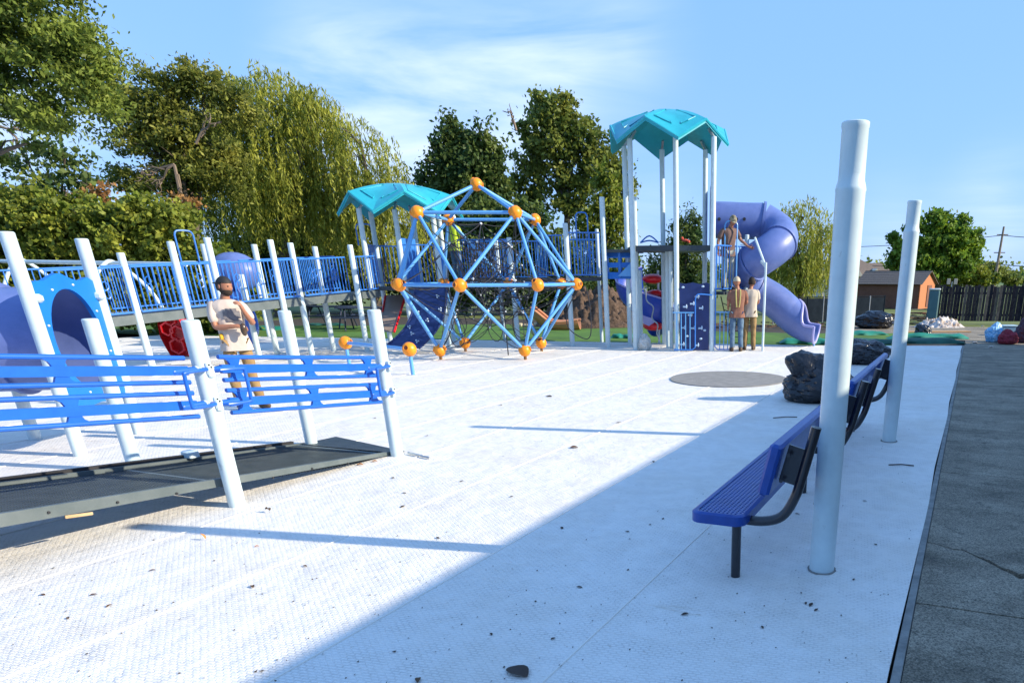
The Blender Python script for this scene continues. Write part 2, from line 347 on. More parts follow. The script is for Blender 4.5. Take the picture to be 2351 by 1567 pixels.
# white roll-out surface: strips, weld beads, seams
def far_y(x):
    pts = [(-60, 14), (-22.35, 16.93), (-3.7, 20.3), (-.1, 21.6), (2, 21.9)]
    for (x0, y0), (x1, y1) in zip(pts, pts[1:]):
        if x0 <= x <= x1: return y0+(y1-y0)*(x-x0)/(x1-x0)
    return 14.
play = bpy.data.objects.new('playground_surface', None); C.objects.link(play); struct(play)
xs = [-.13, -1.65]+[-2.85-1.2*i for i in range(19)]
for i in range(len(xs)-1):
    x1, x0 = xs[i]-.004, xs[i+1]+.004
    b = MB(); m_ = 18; vs = []; fs = []
    wob = [(.004*math.sin(k*1.3+i), .004*math.sin(k*1.7+i*2)) for k in range(m_+1)]
    for k in range(m_+1):
        t = k/m_; ya = -4+t*(far_y(x0)+4); yb = -4+t*(far_y(x1)+4)
        wr = .012*math.sin(k*2.1) if i == 0 else 0
        for z in (0., -.03): vs += [V(x0, ya, z), V(x1+wr, yb, z)]
    for k in range(m_):
        a = k*4; fs += [(a, a+1, a+5, a+4), (a+3, a+2, a+6, a+7), (a+1, a+3, a+7, a+5), (a+2, a, a+4, a+6)]
    fs += [(0, 2, 3, 1), (m_*4, m_*4+1, m_*4+3, m_*4+2)]
    b.add(vs, fs).obj('surface_strip', tile_m, play, smooth=False)
    if i >= 1:
        MB().tube([(xs[i]+.002*math.sin(q), y, .001) for q, y in enumerate(np.linspace(-4, far_y(xs[i]), 30))], .0055, 6).obj('seam_bead', seam_m, play)
for (px, py, L_, ang) in ((1750, 1180, .9, .2), (1520, 1210, .5, -.3)):
    pass
# grey rubber manhole patch
c = V(-4.05, 12.84, 0); b = MB()
poly = [(c.x+1.08*math.cos(a)*(1+.006*math.sin(5*a)), c.y+1.08*math.sin(a)) for a in np.linspace(0, 2*math.pi, 49)[:-1]]
tag(b.prism([(x-c.x, y-c.y) for x, y in poly], 0, .012).obj('round_patch', patch_m, loc=(0, 0, 0)), 'round dark grey patch lying flat on the white surface', 'patch').location = c+V(0, 0, .003)

# concrete walk: slabs with joints, one slab split by a jagged crack; edge strip
walk = bpy.data.objects.new('pavement', None); C.objects.link(walk); struct(walk)
yj = [-4, .75, 3.96, 7.15, 10.3, 13.6, 16.9, 20.2, 23.5, 26.8, 30.1]
crack = [(x, y, w_*1.9) for x, y, w_ in [(-.079, 5.05, .005), (0, 5.02, .006), (.10, 4.96, .010), (.16, 4.97, .012), (.26, 4.86, .014), (.33, 4.80, .03), (.40, 4.70, .022), (.455, 4.66, .04), (.5, 4.60, .05), (.56, 4.61, .035), (.66, 4.55, .02), (.9, 4.4, .03), (1.4, 4.46, .02), (2.2, 4.6, .03), (4.3, 4.9, .015)]]
for i in range(len(yj)-1):
    y0, y1 = yj[i]+.006, yj[i+1]-.006; x0, x1 = -.079, 4.32
    if y1 > 25: x0 = -4.5
    if y0 < 4.9 < y1:
        lo = [(x, y-w_/2) for x, y, w_ in crack]; hi = [(x, y+w_/2) for x, y, w_ in crack]
        MB().prism([(x0, y0), (x1, y0)]+[(x, y) for x, y in reversed(lo)], -.1, .0).obj('slab', conc_m, walk, smooth=False)
        MB().prism([(x, y) for x, y in hi]+[(x1, y1), (x0, y1)], -.1, .0).obj('slab', conc_m, walk, smooth=False)
    else:
        rag0 = [(x, y0+.004*math.sin(x*9+i)) for x in np.linspace(x0, x1, 12)]; rag1 = [(x, y1+.004*math.sin(x*8+i)) for x in np.linspace(x1, x0, 12)]
        MB().prism(rag0+rag1, -.1, random.uniform(-.004, .002)).obj('slab', conc_m, walk, smooth=False)
ys = [-4, -.8, 2.4, 5.9, 8.95, 10.15, 13.5, 17, 21.6]
for a, b_ in zip(ys, ys[1:]):
    MB().box((-.106, (a+b_)/2, -.049), (.046, b_-a-.008, .10), bev=.004).obj('edge_strip', edge_m, walk, smooth=False)
struct(MB().prism([(-30, -5), (4.4, -5), (4.4, 30.3), (-30, 30.3)], -.14, -.115).obj('soil_bed', soil_m))

# artificial turf band behind the white surface
b = MB(); vs = []; fs = []
for i, x in enumerate(np.linspace(-46, -1.6, 46)):
    y0 = far_y(x)+.04; y1 = y0+5.5+1.4*math.sin(x*.3)
    for j in range(5):
        t = j/4; vs.append(V(x, y0+(y1-y0)*t, -.02+.05*t+.015*math.sin(x*2.3+j)))
for i in range(45):
    for j in range(4): k = i*5+j; fs.append((k, k+5, k+6, k+1))
struct(b.add(vs, fs).obj('turf', turf_m))

# ================================================================== the building whose roof shades this side (stands right of the frame)
bl = thing('school_building', 'long low pale building whose flat roof shades the walk and benches', 'building', (8, 9, 0))
brick_m = mat('pale_painted_block', (.66, .64, .60), .85, (.72, .70, .66), 5, .3, 30)
A0 = R_(-4.85)
def bp(x, y): # rotate about eave anchor so the roof edge runs slightly askew
    return (x*math.cos(A0)-y*math.sin(A0), x*math.sin(A0)+y*math.cos(A0))
H = 3.4; cot = 1/math.tan(SUN_EL); off = V(math.cos(SUN_AZ), math.sin(SUN_AZ), 0)*H*cot
def eave(y): # ground point of shade edge at y -> roof edge point
    x = -2.95+.011*(y-1.95); return (x+off.x, y+off.y)
def poly_b(o0, o1):
    e = [eave(-14), eave(22.5)]; u = Vector((e[1][0]-e[0][0], e[1][1]-e[0][1])).normalized(); nn_ = Vector((u.y, -u.x))
    return [tuple(Vector(e[0])+nn_*o0), tuple(Vector(e[1])+nn_*o0), tuple(Vector(e[1])+nn_*o1), tuple(Vector(e[0])+nn_*o1)]
MB().prism(poly_b(0, 9)[::-1], H-.25, H).obj('roof', cream_m, bl, smooth=False)
pw = poly_b(.6, 8.6); pw = [pw[0], (pw[1][0]-.04, pw[1][1]-.8), (pw[2][0]-.04, pw[2][1]-.8), pw[3]]
MB().prism(pw[::-1], -.13, H-.25).obj('wall', brick_m, bl, smooth=False)
for k in range(6):
    y = -8+5*k; e = Vector(eave(y)); p = e+Vector((.57, .05))
    MB().box((p.x, p.y, 1.55), (.05, 1.6, 1.2), rz=0).obj('window', glass_m, bl, smooth=False)
tip = V(-3.67, 10.69, 0)+V(math.cos(SUN_AZ), math.sin(SUN_AZ), 0)*(4.25*cot)
MB().tube([(tip.x, tip.y, H), (tip.x, tip.y, 4.25)], .07, 12).obj('shadow_pipe', metal_m, bl)  # invented roof pipe, out of view, added only to cast a thin shadow tip

# ================================================================== FREE STANDING POSTS
def post(b, x, y, h, r=.063, n=20, cap=True, z0=-.02):
    b.lathe((x, y, 0), [(r, z0), (r, h-.012), (r-.008, h-.002), (r-.02, h)], n); return b
for i, (x, y, h, lab) in enumerate(((-.69, 4.27, 2.48, 'tall thick white steel post with narrower swaged top beside the near bench'), (-.70, 8.40, 2.46, 'tall white steel post with swaged top standing farther back past the benches'))):
    p = thing('support_post', lab, 'post', (x, y, 0), group='bare white posts along the walk')
    MB().lathe((x, y, 0), [(.079, -.02), (.079, 2.16), (.082, 2.17), (.079, 2.185), (.070, 2.215), (.069, 2.24)], 28).obj('shaft', post_m, p)
    MB().lathe((x, y, 0), [(.069, 2.24), (.069, h-.03), (.072, h-.025), (.072, h-.004), (.066, h)], 28).obj('swaged_end', post_m, p)
    bb = MB(); m_ = 22
    poly = [(x+math.cos(a)*(.088+.012*random.random()), y+math.sin(a)*(.088+.012*random.random())) for a in np.linspace(0, 2*math.pi, m_+1)[:-1]]
    bb.prism(poly, .0, .006).obj('base_cut', edge_m, p, smooth=False)

# ================================================================== BENCHES
def bench(y0, y1, legs, label):
    t = thing('bench', label, 'bench', (-1.25, y0, 0), group='blue benches in a row')
    xl, xr, zt = -1.43, -1.09, .455
    # rounded rectangular rim
    def rrect(ins, nseg=5):
        pts = []; rr = .07-ins*.5
        for cx, cy, a0 in ((xr-ins-rr, y1-ins-rr, 0), (xl+ins+rr, y1-ins-rr, 90), (xl+ins+rr, y0+ins+rr, 180), (xr-ins-rr, y0+ins+rr, 270)):
            for k in range(nseg+1): a = R_(a0+90*k/nseg); pts.append((cx+rr*math.cos(a), cy+rr*math.sin(a)))
        return pts
    o_ = rrect(0); i_ = rrect(.035); n_ = len(o_)
    b = MB(); vs = [V(x, y, zt-.012) for x, y in o_]+[V(x*.5+p*.5, y*.5+q*.5, zt) for (x, y), (p, q) in zip(o_, i_)]+[V(x, y, zt-.006) for x, y in i_]+[V(x, y, zt-.055) for x, y in i_]+[V(x, y, zt-.068) for x, y in o_]
    fs = []
    for k in range(5):
        for i in range(n_): j = (i+1) % n_; a = (k % 5)*n_; c_ = ((k+1) % 5)*n_; fs.append((a+i, a+j, c_+j, c_+i))
    rim = b.add(vs, fs).obj('seat_rim', benchblue_m, t, ang=50)
    # perforated seat sheet: bars both ways, real gaps
    b = MB(); xs_ = np.linspace(xl+.03, xr-.03, 12)
    for x in xs_: b.box((x, (y0+y1)/2, zt-.012), (.013, y1-y0-.06, .006))
    for y in np.arange(y0+.05, y1-.04, .03): b.box(((xl+xr)/2, y, zt-.0125), (xr-xl-.06, .014, .006))
    b.obj('seat_mesh', benchblue_m, t, smooth=False)
    for q in legs:
        b = MB(); b.tube([(-1.18, q, -.02), (-1.18, q, .40)], .03, 16); b.obj('leg', benchblack_m, t)
        b = MB(); b.tube(smooth_path([(-1.36, q, .395), (-1.2, q, .385), (-1.02, q, .385), (-.90, q, .43), (-.83, q, .55), (-.79, q, .70), (-.73, q, .97)], 5), .03, 14); fr = b.obj('back_frame', benchblack_m, t)
        bb = MB()
        for z_, xx in ((.66, -.905), (.81, -.87)): bb.lathe((xx, q-.05, z_), [(.012, -.006), (.012, .006)], 8, Matrix.Rotation(R_(90), 3, 'X'))
        bb.box((-.855, q, .745), (.10, .012, .22), M=Matrix.Rotation(R_(14), 3, 'Y'))
        bb.obj('bracket', benchblack_m, fr)
    # back rest: box-profile rim and perforated sheet, leaning
    M = Matrix.Rotation(R_(13), 3, 'Y'); cx, cz = -.955, .735; by0, by1 = y0+.02, y1-.10
    b = MB()
    b.box((cx, (by0+by1)/2, cz), (.07, by1-by0, .31), M=M, bev=.016); b.obj('backrest', benchblue_m, t)
    return t
bench(3.80, 6.42, (3.97, 5.98), 'nearest blue perforated bench with black curved back supports')
bench(6.56, 9.40, (6.86, 8.81), 'farther blue perforated bench standing end to end beyond the nearest bench')

# ================================================================== FRONT RAMP
ramp = thing('entry_ramp', 'low dark grated ramp with white posts and blue horizontal rails in the foreground', 'ramp', (-6.2, 4, 0))
def rz_front(y): return .04+(5.86-y)*.098     # top of the near curb
for nm, (x, y, h) in {'a': (-5.48, 3.96, 1.45), 'b': (-5.50, 5.85, 1.45), 'c': (-6.78, 5.94, 1.42), 'd': (-7.44, 4.45, 1.40)}.items():
    post(MB(), x, y, h, .063, 24).obj('post', post_m, ramp)
def curb(x0, y0, x1, y1, zf, hgt=.13, th=.035):
    b = MB(); a = V(x0, y0, 0); c_ = V(x1, y1, 0); d = (c_-a).normalized(); s_ = V(d.y, -d.x, 0)*th/2
    vs = []
    for p, y in ((a, y0), (c_, y1)):
        zt = zf(y); zb = max(zt-hgt, .002) if zt > .06 else .002
        vs += [p-s_+V(0, 0, zb), p+s_+V(0, 0, zb), p+s_+V(0, 0, zt), p-s_+V(0, 0, zt)]
    return b.add(vs, [(0, 1, 2, 3), (7, 6, 5, 4), (0, 4, 5, 1), (1, 5, 6, 2), (2, 6, 7, 3), (3, 7, 4, 0)])
fc = curb(-5.58, -.6, -5.58, 5.88, rz_front); fc.obj('curb', curb_m, ramp, smooth=False)
bt = MB()
for y in np.arange(.2, 5.6, .42): bt.lathe((-5.556, y, rz_front(y)-.05-.015*math.sin(y*9)), [(.009, -.004), (.009, .004)], 8, Matrix.Rotation(R_(90), 3, 'Y'))
bt.obj('curb_bolt', black_m, ramp, kind='stuff')
rzb = lambda y: .015+(5.95-y)*.0955
curb(-6.86, -.6, -6.86, 5.92, rzb, .12).obj('curb', curb_m, ramp, smooth=False)
MB().beam((-6.9, 2.2, rzb(2.2)+.012), (-6.9, 5.8, rzb(5.8)+.012), .035, .03).obj('edge_rail', black_m, ramp)
MB().box((-6.86, 4.62, rzb(4.62)+.03), (.13, .10, .07), bev=.01).obj('clip', post_m, ramp)
# grating deck: three bays of crossing bars
for (ya, yb) in ((-.55, 2.10), (2.14, 4.02), (4.06, 5.80)):
    b = MB(); zd = lambda y: max(.012, .105*(5.86-y)-.035)
    for x in np.arange(-6.83, -5.61, .034):
        b.beam((x, ya, zd(ya)), (x, yb, zd(yb)), .013, .012)
    for y in np.arange(ya+.01, yb, .034):
        b.box((-6.22, y, zd(y)), (1.24, .011, .011))
    b.obj('grating', deck_m, ramp, smooth=False, kind='stuff')
    MB().beam((-6.84, yb, zd(yb)-.01), (-5.6, yb, zd(yb)-.01), .035, .035).obj('joist', curb_m, ramp, smooth=False)
# landing flap toward the far right post
b = MB(); b.add([V(-6.84, 5.84, .02), V(-5.58, 5.84, .03), V(-5.54, 6.02, .006), V(-6.84, 6.35, .006)], [(0, 3, 2, 1)][0:0]+[(0, 1, 2, 3)])
b.obj('toe_plate', deck_m, ramp, smooth=False)
MB().tube([(-5.42, 5.93, .02), (-5.06, 5.83, .018)], .012, 8).obj('stub_rod', metal_m, ramp)
# rail panels: six tubes each, wide ones flattened, webs, hooks, clamps
def hrail(y0, y1, z_at, web_y, x=-5.47, ends=(True, True), dz=1.):
    p = bpy.data.objects.new('rail_panel', None); C.objects.link(p); p.parent = ramp; p.location = V(x, y0, z_at(y0))-V(*world_loc(ramp))
    offs = [(.0, .017, 0), (-.09, .033, 1), (-.175, .017, 0), (-.255, .017, 0), (-.345, .033, 1), (-.43, .017, 0)]
    for o_, hh, wide in offs:
        b = MB(); a = V(x, y0, z_at(y0)+o_*dz); c_ = V(x, y1, z_at(y1)+o_*dz)
        if wide: b.beam(a, c_, .03, hh*2)
        else: b.tube([a, c_], hh, 12)
        b.obj('rail', blue_m, p)
    for wy in web_y:
        for (u, v_) in ((0, -.175), (-.255, -.43)):
            b = MB(); prof = [(-.085, u), (-.05, u-.025), (-.035, u-.06), (-.035, (u+v_)/2), (-.035, v_+.06), (-.05, v_+.025), (-.085, v_)]
            vs = []
            for q, z_ in prof:
                for s_ in (-1, 1): vs += [V(x-.011, wy+s_*abs(q), z_at(wy)+z_*dz), V(x+.011, wy+s_*abs(q), z_at(wy)+z_*dz)]
            fs = []
            for i in range(len(prof)-1): k = i*4; fs += [(k, k+2, k+6, k+4), (k+1, k+5, k+7, k+3), (k, k+4, k+5, k+1), (k+2, k+3, k+7, k+6)]
            fs += [(0, 1, 3, 2), (len(vs)-4, len(vs)-2, len(vs)-1, len(vs)-3)]
            b.add(vs, fs).obj('web', blue_m, p, smooth=False)
    for k_, ye in enumerate((y0, y1)):
        if not ends[k_]: continue
        s_ = 1 if k_ == 0 else -1
        z1_, z2_ = z_at(ye)-.09*dz, z_at(ye)-.345*dz
        py_ = ye-s_*.13; xo = x+.08
        b = MB(); b.tube(smooth_path([(x, py_+s_*.03, z1_), (xo+.02, py_+s_*.05, z1_+.004), (xo+.035, ye+s_*.09, z1_), (xo+.035, ye+s_*.11, z1_-.03), (xo+.035, ye+s_*.11, z2_+.03), (xo+.035, ye+s_*.09, z2_), (xo+.02, py_+s_*.05, z2_), (x, py_+s_*.03, z2_)], 4), .014, 10).obj('hook_handle', blue_m, p)
        for z_ in (z1_, z2_):
            b = MB(); b.tube([(x, ye+s_*.10, z_), (x, py_+s_*.05, z_)], .024, 12); b.sphere((x, ye+s_*.10, z_), .025, 10, 6)
            b.obj('rail_end', blue_m, p)
            b = MB(); b.box((x, py_+s_*.04, z_), (.05, .06, .06), bev=.012); b.box((x, py_, z_), (.136, .040, .10) if k_ else (.148, .052, .092), bev=.008); b.obj('clamp', post_m, p)
            MB().lathe((x+(.070 if k_ else .076), py_, z_+.03), [(.007, -.003), (.007, .003)], 8, Matrix.Rotation(R_(90), 3, 'Y')).obj('bolt', black_m, p)
    return p
zl = lambda y: 1.20+(3.7-y)*.105
hrail(.6, 3.83, zl, (.95, 3.0), ends=(False, True))
hrail(4.10, 5.72, lambda y: 1.16-(y-4.19)*.098, (4.22, 4.93, 5.62))

# ================================================================== TUNNEL PANEL (left, behind the ramp)
pa, pb = V(-8.64, 4.68, 0), V(-9.21, 5.67, 0)
tp = thing('tunnel_panel', 'bright blue panel with wavy top and oval opening into a purple crawl tunnel', 'play panel', pa)
post(MB(), pa.x, pa.y, 2.14, .063).obj('post', post_m, tp); post(MB(), pb.x, pb.y, 2.13, .063).obj('post', post_m, tp)
post(MB(), -10.02, 5.03, 2.1, .063).obj('post', post_m, tp); post(MB(), -9.5, 4.0, 2.1, .063).obj('post', post_m, tp)
u = (pb-pa).normalized(); nrm = V(u.y, -u.x, 0); wd = (pb-pa).length
def PP(s_, z_, o_=0.): return pa+u*(s_*wd)+nrm*o_+V(0, 0, z_)
out = [(.03, .47), (.25, .44), (.5, .47), (.75, .44), (.97, .47), (.95, .8), (.985, 1.1), (.95, 1.4), (.975, 1.62), (.96, 1.76), (.86, 1.735), (.72, 1.70), (.6, 1.735), (.5, 1.775), (.42, 1.78), (.32, 1.74), (.2, 1.70), (.1, 1.715), (.03, 1.77), (.06, 1.5), (.03, 1.2), (.05, .8)]
ca, cz_ = .5, 1.13; ra, rz_ = .36, .50
hole = []; N_h = 44
def ray_out(a):
    dx, dz = math.cos(a)*ra, math.sin(a)*rz_; best = None
    for i in range(len(out)):
        (x0, z0), (x1, z1) = out[i], out[(i+1) % len(out)]; ex, ez = x1-x0, z1-z0; den = dx*ez-dz*ex
        if abs(den) < 1e-9: continue
        t = ((x0-ca)*ez-(z0-cz_)*ex)/den; q = ((x0-ca)*dz-(z0-cz_)*dx)/den
        if t > 0 and -1e-6 <= q <= 1+1e-6 and (best is None or t < best): best = t
    return (ca+dx*best, cz_+dz*best)
b = MB(); vs = []; fs = []
for k in range(N_h):
    a = 2*math.pi*k/N_h; xo, zo = ray_out(a); xi, zi = ca+ra*math.cos(a), cz_+rz_*math.sin(a)
    vs += [PP(xo, zo, .022), PP(xi, zi, .022), PP(xi, zi, -.022), PP(xo, zo, -.022)]
for k in range(N_h):
    a = k*4; c_ = ((k+1) % N_h)*4
    for j in range(4): j2 = (j+1) % 4; fs.append((a+j, c_+j, c_+j2, a+j2))
b.add(vs, fs).obj('panel', panel_m, tp, ang=25)
for k in range(8):
    a = 2*math.pi*(k+.5)/8+.1; b = MB(); p_ = PP(ca+(ra+.05)*math.cos(a), cz_+(rz_+.06)*math.sin(a), .026); b.sphere(p_, .012, 8, 6); b.obj('rim_bolt', bolt_m, tp)
for s_, z_ in ((.045, 1.55), (.955, 1.55), (.045, .75), (.955, .75)):
    MB().box(PP(s_, z_, .035), (.10, .10, .08), rz=math.atan2(u.y, u.x), bev=.02).obj('clamp', post_m, tp)
# purple crawl tunnel behind the opening, bending to the left
def ringpath(b, pts, r, n=28, wall=.02, sc=1.0, a0=0, a1=360):
    pts = [V(*p) for p in pts]; m = len(pts); vs = []; fs = []; rs = r if isinstance(r, list) else [r]*m
    full = (a1-a0) >= 360; nn_ = n if full else n+1
    prev = None
    for i, p in enumerate(pts):
        t = (pts[min(i+1, m-1)]-pts[max(i-1, 0)]).normalized(); q = t.cross(V(0, 0, 1))
        q = q.normalized() if q.length > .05 else prev; prev = q; upv = q.cross(t)
        for rr in (rs[i], rs[i]-wall):
            for k in range(nn_):
                a = R_(a0+(a1-a0)*k/n); vs.append(p+(q*math.cos(a)+upv*math.sin(a)*sc)*rr)
    st = 2*nn_
    for i in range(m-1):
        for k in range(n):
            k2 = (k+1) % nn_ if full else k+1
            fs.append((i*st+k, i*st+k2, (i+1)*st+k2, (i+1)*st+k)); fs.append((i*st+nn_+k2, i*st+nn_+k, (i+1)*st+nn_+k, (i+1)*st+nn_+k2))
        if not full:
            fs.append((i*st, (i+1)*st, (i+1)*st+nn_, i*st+nn_)); fs.append((i*st+n, i*st+nn_+n, (i+1)*st+nn_+n, (i+1)*st+n))
    for i in (0, m-1):
        for k in range(n):
            k2 = (k+1) % nn_ if full else k+1; fs.append((i*st+k, i*st+nn_+k, i*st+nn_+k2, i*st+k2))
    return b.add(vs, fs)
c0 = PP(.5, 1.13, 0)
pth = smooth_path([c0-nrm*.02, c0-nrm*.5, c0-nrm*1.0-u*.1, c0-nrm*1.35-u*.5, c0-nrm*1.4-u*1.1, c0-nrm*1.3-u*1.9, c0-nrm*1.3-u*2.9], 5)
ringpath(MB(), [p+V(0, 0, -.0) for p in pth], .52, 30, sc=1.0).obj('tunnel', purple_m, tp)
for k in (6, 18):
    ringpath(MB(), [pth[k]-(pth[k+1]-pth[k]).normalized()*.02, pth[k]+(pth[k+1]-pth[k]).normalized()*.02], .56, 30, .04).obj('tunnel_flange', purple_m, tp)
# round window panel seen through at far left
pw_ = G(0, 960)
side = MB(); cc = onX(8, 800, -9.75); ringpath(side, [cc, cc+V(.06, -.02, 0)], .30, 28, .13); side.obj('porthole_ring', purple_m, tp)

# ================================================================== LONG RAMP
def railing(parent, p0, p1, h, nb, m=rail_m, r=.017, rb=.010, name='railing', motif=False):
    p0 = V(*p0); p1 = V(*p1)
    e = bpy.data.objects.new(name, None); C.objects.link(e); e.parent = parent; e.location = p0-V(*world_loc(parent))
    up = V(0, 0, h)
    MB().tube([p0+up, p1+up], r, 8).obj('top_rail', m, e); MB().tube([p0+V(0, 0, .04), p1+V(0, 0, .04)], r, 8).obj('bottom_rail', m, e)
    me = unit_cyl('bar', rb, h-.04, m, 6)
    for k in range(nb+1): inst(me, 'bar', e, p0.lerp(p1, k/nb)+V(0, 0, .04))
    if motif:
        for t_ in (.3, .7):
            c_ = p0.lerp(p1, t_)+V(0, 0, h*.55); d_ = (p1-p0).normalized()
            for dz in (-.07, .07): MB().tube([c_+d_*.055*math.cos(a)+V(0, 0, dz+.07*math.sin(a)) for a in np.linspace(0, 2*math.pi, 15)[:-1]], .008, 5, closed=True).obj('motif', m, e)
    return e
lr = thing('long_ramp', 'long raised ramp with blue barred railings and a row of white posts', 'ramp', (-15, 12, 0))
for (x, y, h) in ((-14.46, 9.48, 2.14), (-14.4, 10.41, 2.36), (-14.4, 11.17, 2.46), (-14.4, 12.63, 2.48), (-14.48, 13.21, 2.44), (-14.25, 14.72, 2.45), (-16.4, 12.6, 2.42), (-15.51, 13.15, 2.42), (-15.0, 14.37, 2.41), (-15.66, 12.77, 1.79), (-16., 8.7, 2.18), (-15.9, 9.75, 2.2)):
    post(MB(), x, y, h, .063).obj('post', post_m, lr)
zd = lambda y: 1.04+(y-9)*.052
for x in (-14.46, -15.62):
    b = MB(); vs = []
    for y in (8.1, 15.7):
        for dx, dz in ((-.02, -.13), (.02, -.13), (.02, 0.03), (-.02, 0.03)): vs.append(V(x+dx, y, zd(y)+dz))
    b.add(vs, [(3, 2, 1, 0), (4, 5, 6, 7), (0, 1, 5, 4), (1, 2, 6, 5), (2, 3, 7, 6), (3, 0, 4, 7)]).obj('curb', curb_m, lr, smooth=False)
for ya, yb in ((8.1, 10.4), (10.43, 12.6), (12.63, 15.7)):
    b = MB(); b.beam((-15.04, ya, zd(ya)-.03), (-15.04, yb, zd(yb)-.03), 1.12, .05).obj('deck', deck_m, lr, smooth=False)
hz = lambda y: .80
for ya, yb, nb in ((8.15, 9.40, 12), (9.54, 10.33, 8), (10.49, 11.09, 6), (11.25, 12.55, 13), (12.71, 13.13, 5), (13.29, 14.64, 14), (14.80, 15.6, 8)):
    railing(lr, (-14.40, ya, zd(ya)+.04), (-14.40, yb, zd(yb)+.04), .80, nb, motif=(yb-ya) > 1)
for ya, yb, nb in ((8.15, 9.65, 14), (9.85, 12.6, 26), (12.8, 15.6, 26)):
    railing(lr, (-15.68, ya, zd(ya)+.04), (-15.68, yb, zd(yb)+.04), .80, nb, motif=True)
def hoop(parent, c_, d_, w_, z0, z1, m=rail_m, r=.017):
    c_ = V(*c_); d_ = V(*d_).normalized(); pts = [c_-d_*w_/2+V(0, 0, z0), c_-d_*w_/2+V(0, 0, z1-.08), c_-d_*(w_/2-.06)+V(0, 0, z1), c_+d_*(w_/2-.06)+V(0, 0, z1), c_+d_*w_/2+V(0, 0, z1-.08), c_+d_*w_/2+V(0, 0, z0)]
    MB().tube([pts[0]]+smooth_path(pts[1:5], 4)+[pts[5]], r, 8).obj('hoop_handle', m, parent)
hq = onX(420, 530, -15.68); hoop(lr, (-15.68, hq.y, 0), (0.2, 1, 0), .36, 1.2, hq.z)

# red honeycomb climber under the ramp
g = V(-16.6, 11.35, 0)
rc = thing('red_climber', 'red plastic curved climber with honeycomb openings under the long ramp', 'climber', g)
def hexcell(c_, ux, uz, R0, R1, dpt, nrm_, b):
    vs = []
    for k in range(6):
        a = R_(60*k+30); d_ = ux*math.cos(a)+uz*math.sin(a)
        vs += [c_+d_*R0+nrm_*dpt, c_+d_*R1+nrm_*dpt, c_+d_*R1*1.0-nrm_*dpt, c_+d_*R0-nrm_*dpt]
    fs = []
    for k in range(6):
        a = k*4; e = ((k+1) % 6)*4
        for j in range(4): j2 = (j+1) % 4; fs.append((a+j, e+j, e+j2, a+j2))
    return b.add(vs, fs)
top = cf(400, 735, 19.6); 
vr = V(CY, SY, 0); vf = V(-SY, CY, 0)
zs = [.02, .22, .45, .68, .90, 1.02]
outl = [(-.26, .02), (.24, .02), (.34, .25), (.36, .55), (.22, .92), (.02, 1.02), (-.16, .98), (-.4, .75), (-.42, .45), (-.34, .2)]
cells = [(.05, .24, .19), (.15, .52, .19), (-.12, .62, .16), (.04, .82, .13)]
base_r = g.x*CY+g.y*SY; base_f = -g.x*SY+g.y*CY
gc = V(0, 0, 0)+G(416, 818); 
rc.location = gc
b = MB()
for layer in (0, .10):
    pass
vs = [gc+vr*x+V(0, 0, z)+vf*.25 for x, z in outl]+[gc+vr*x*.8+V(0, 0, z*.97)-vf*.05 for x, z in outl]
k = len(outl); b.add(vs, [tuple(range(k))]+[(i, k+i, k+(i+1) % k, (i+1) % k) for i in range(k)])
b.obj('shell', red_m, rc, smooth=False)
for (x, z, r_) in cells:
    hexcell(gc+vr*x*.8+V(0, 0, z)-vf*.07, vr, V(0, 0, 1), r_*1.0, r_*.78, .04, -vf, MB()).obj('honeycomb_ring', red_m, rc, smooth=False)

# ================================================================== SWING FRAME far left, purple hooded slide behind the ramp
sw = thing('swing_frame', 'white arch swing frame with long top beam before the hedge', 'swing frame', (-23, 14, 0))
s0 = V(-26.5, 14, 2.15); s1 = V(-19.0, 14, 2.03)
MB().tube([s0, s1], .055, 14).obj('top_beam', post_m, sw)
for q in (.12, .62):
    p_ = s0.lerp(s1, q)
    b = MB(); b.tube(smooth_path([(p_.x-.3, p_.y-1.1, -.05), (p_.x-.2, p_.y-.55, 1.4), (p_.x, p_.y-.2, p_.z-.05), (p_.x+.12, p_.y+.1, p_.z-.03), (p_.x+.3, p_.y+.7, 1.3), (p_.x+.4, p_.y+1.1, -.05)], 6), .05, 12); b.obj('arch_leg', post_m, sw)
hs = thing('hooded_slide', 'purple hooded slide showing behind the blue railings of the long ramp', 'slide', cf(545, 800, 24))
hc = cf(538, 612, 23.5)
b = MB(); b.sphere(hc+V(0, 0, -.15), .78, 22, 12, sc=(1, .8, .72)); b.obj('hood', purple_m, hs)
b = MB(); pp = smooth_path([hc+V(0, 0, -.3), hc+V(.5, -.9, -.5), hc+vr*.8-vf*1.6+V(0, 0, -1.1), hc+vr*1.2-vf*2.2+V(0, 0, -1.6), hc+vr*1.4-vf*2.8+V(0, 0, -1.75)], 5)
ringpath(b, pp, .36, 20, .03, a0=180, a1=360).obj('chute', purple_m, hs)
hoop(hs, hc-vr*.75-vf*.9, vr, .5, -1.2, .12, post_m, .02)
for s_ in (-.6, .6): post(MB(), (hc+vr*s_).x, (hc+vr*s_).y, 1.7, .05).obj('support', post_m, hs)

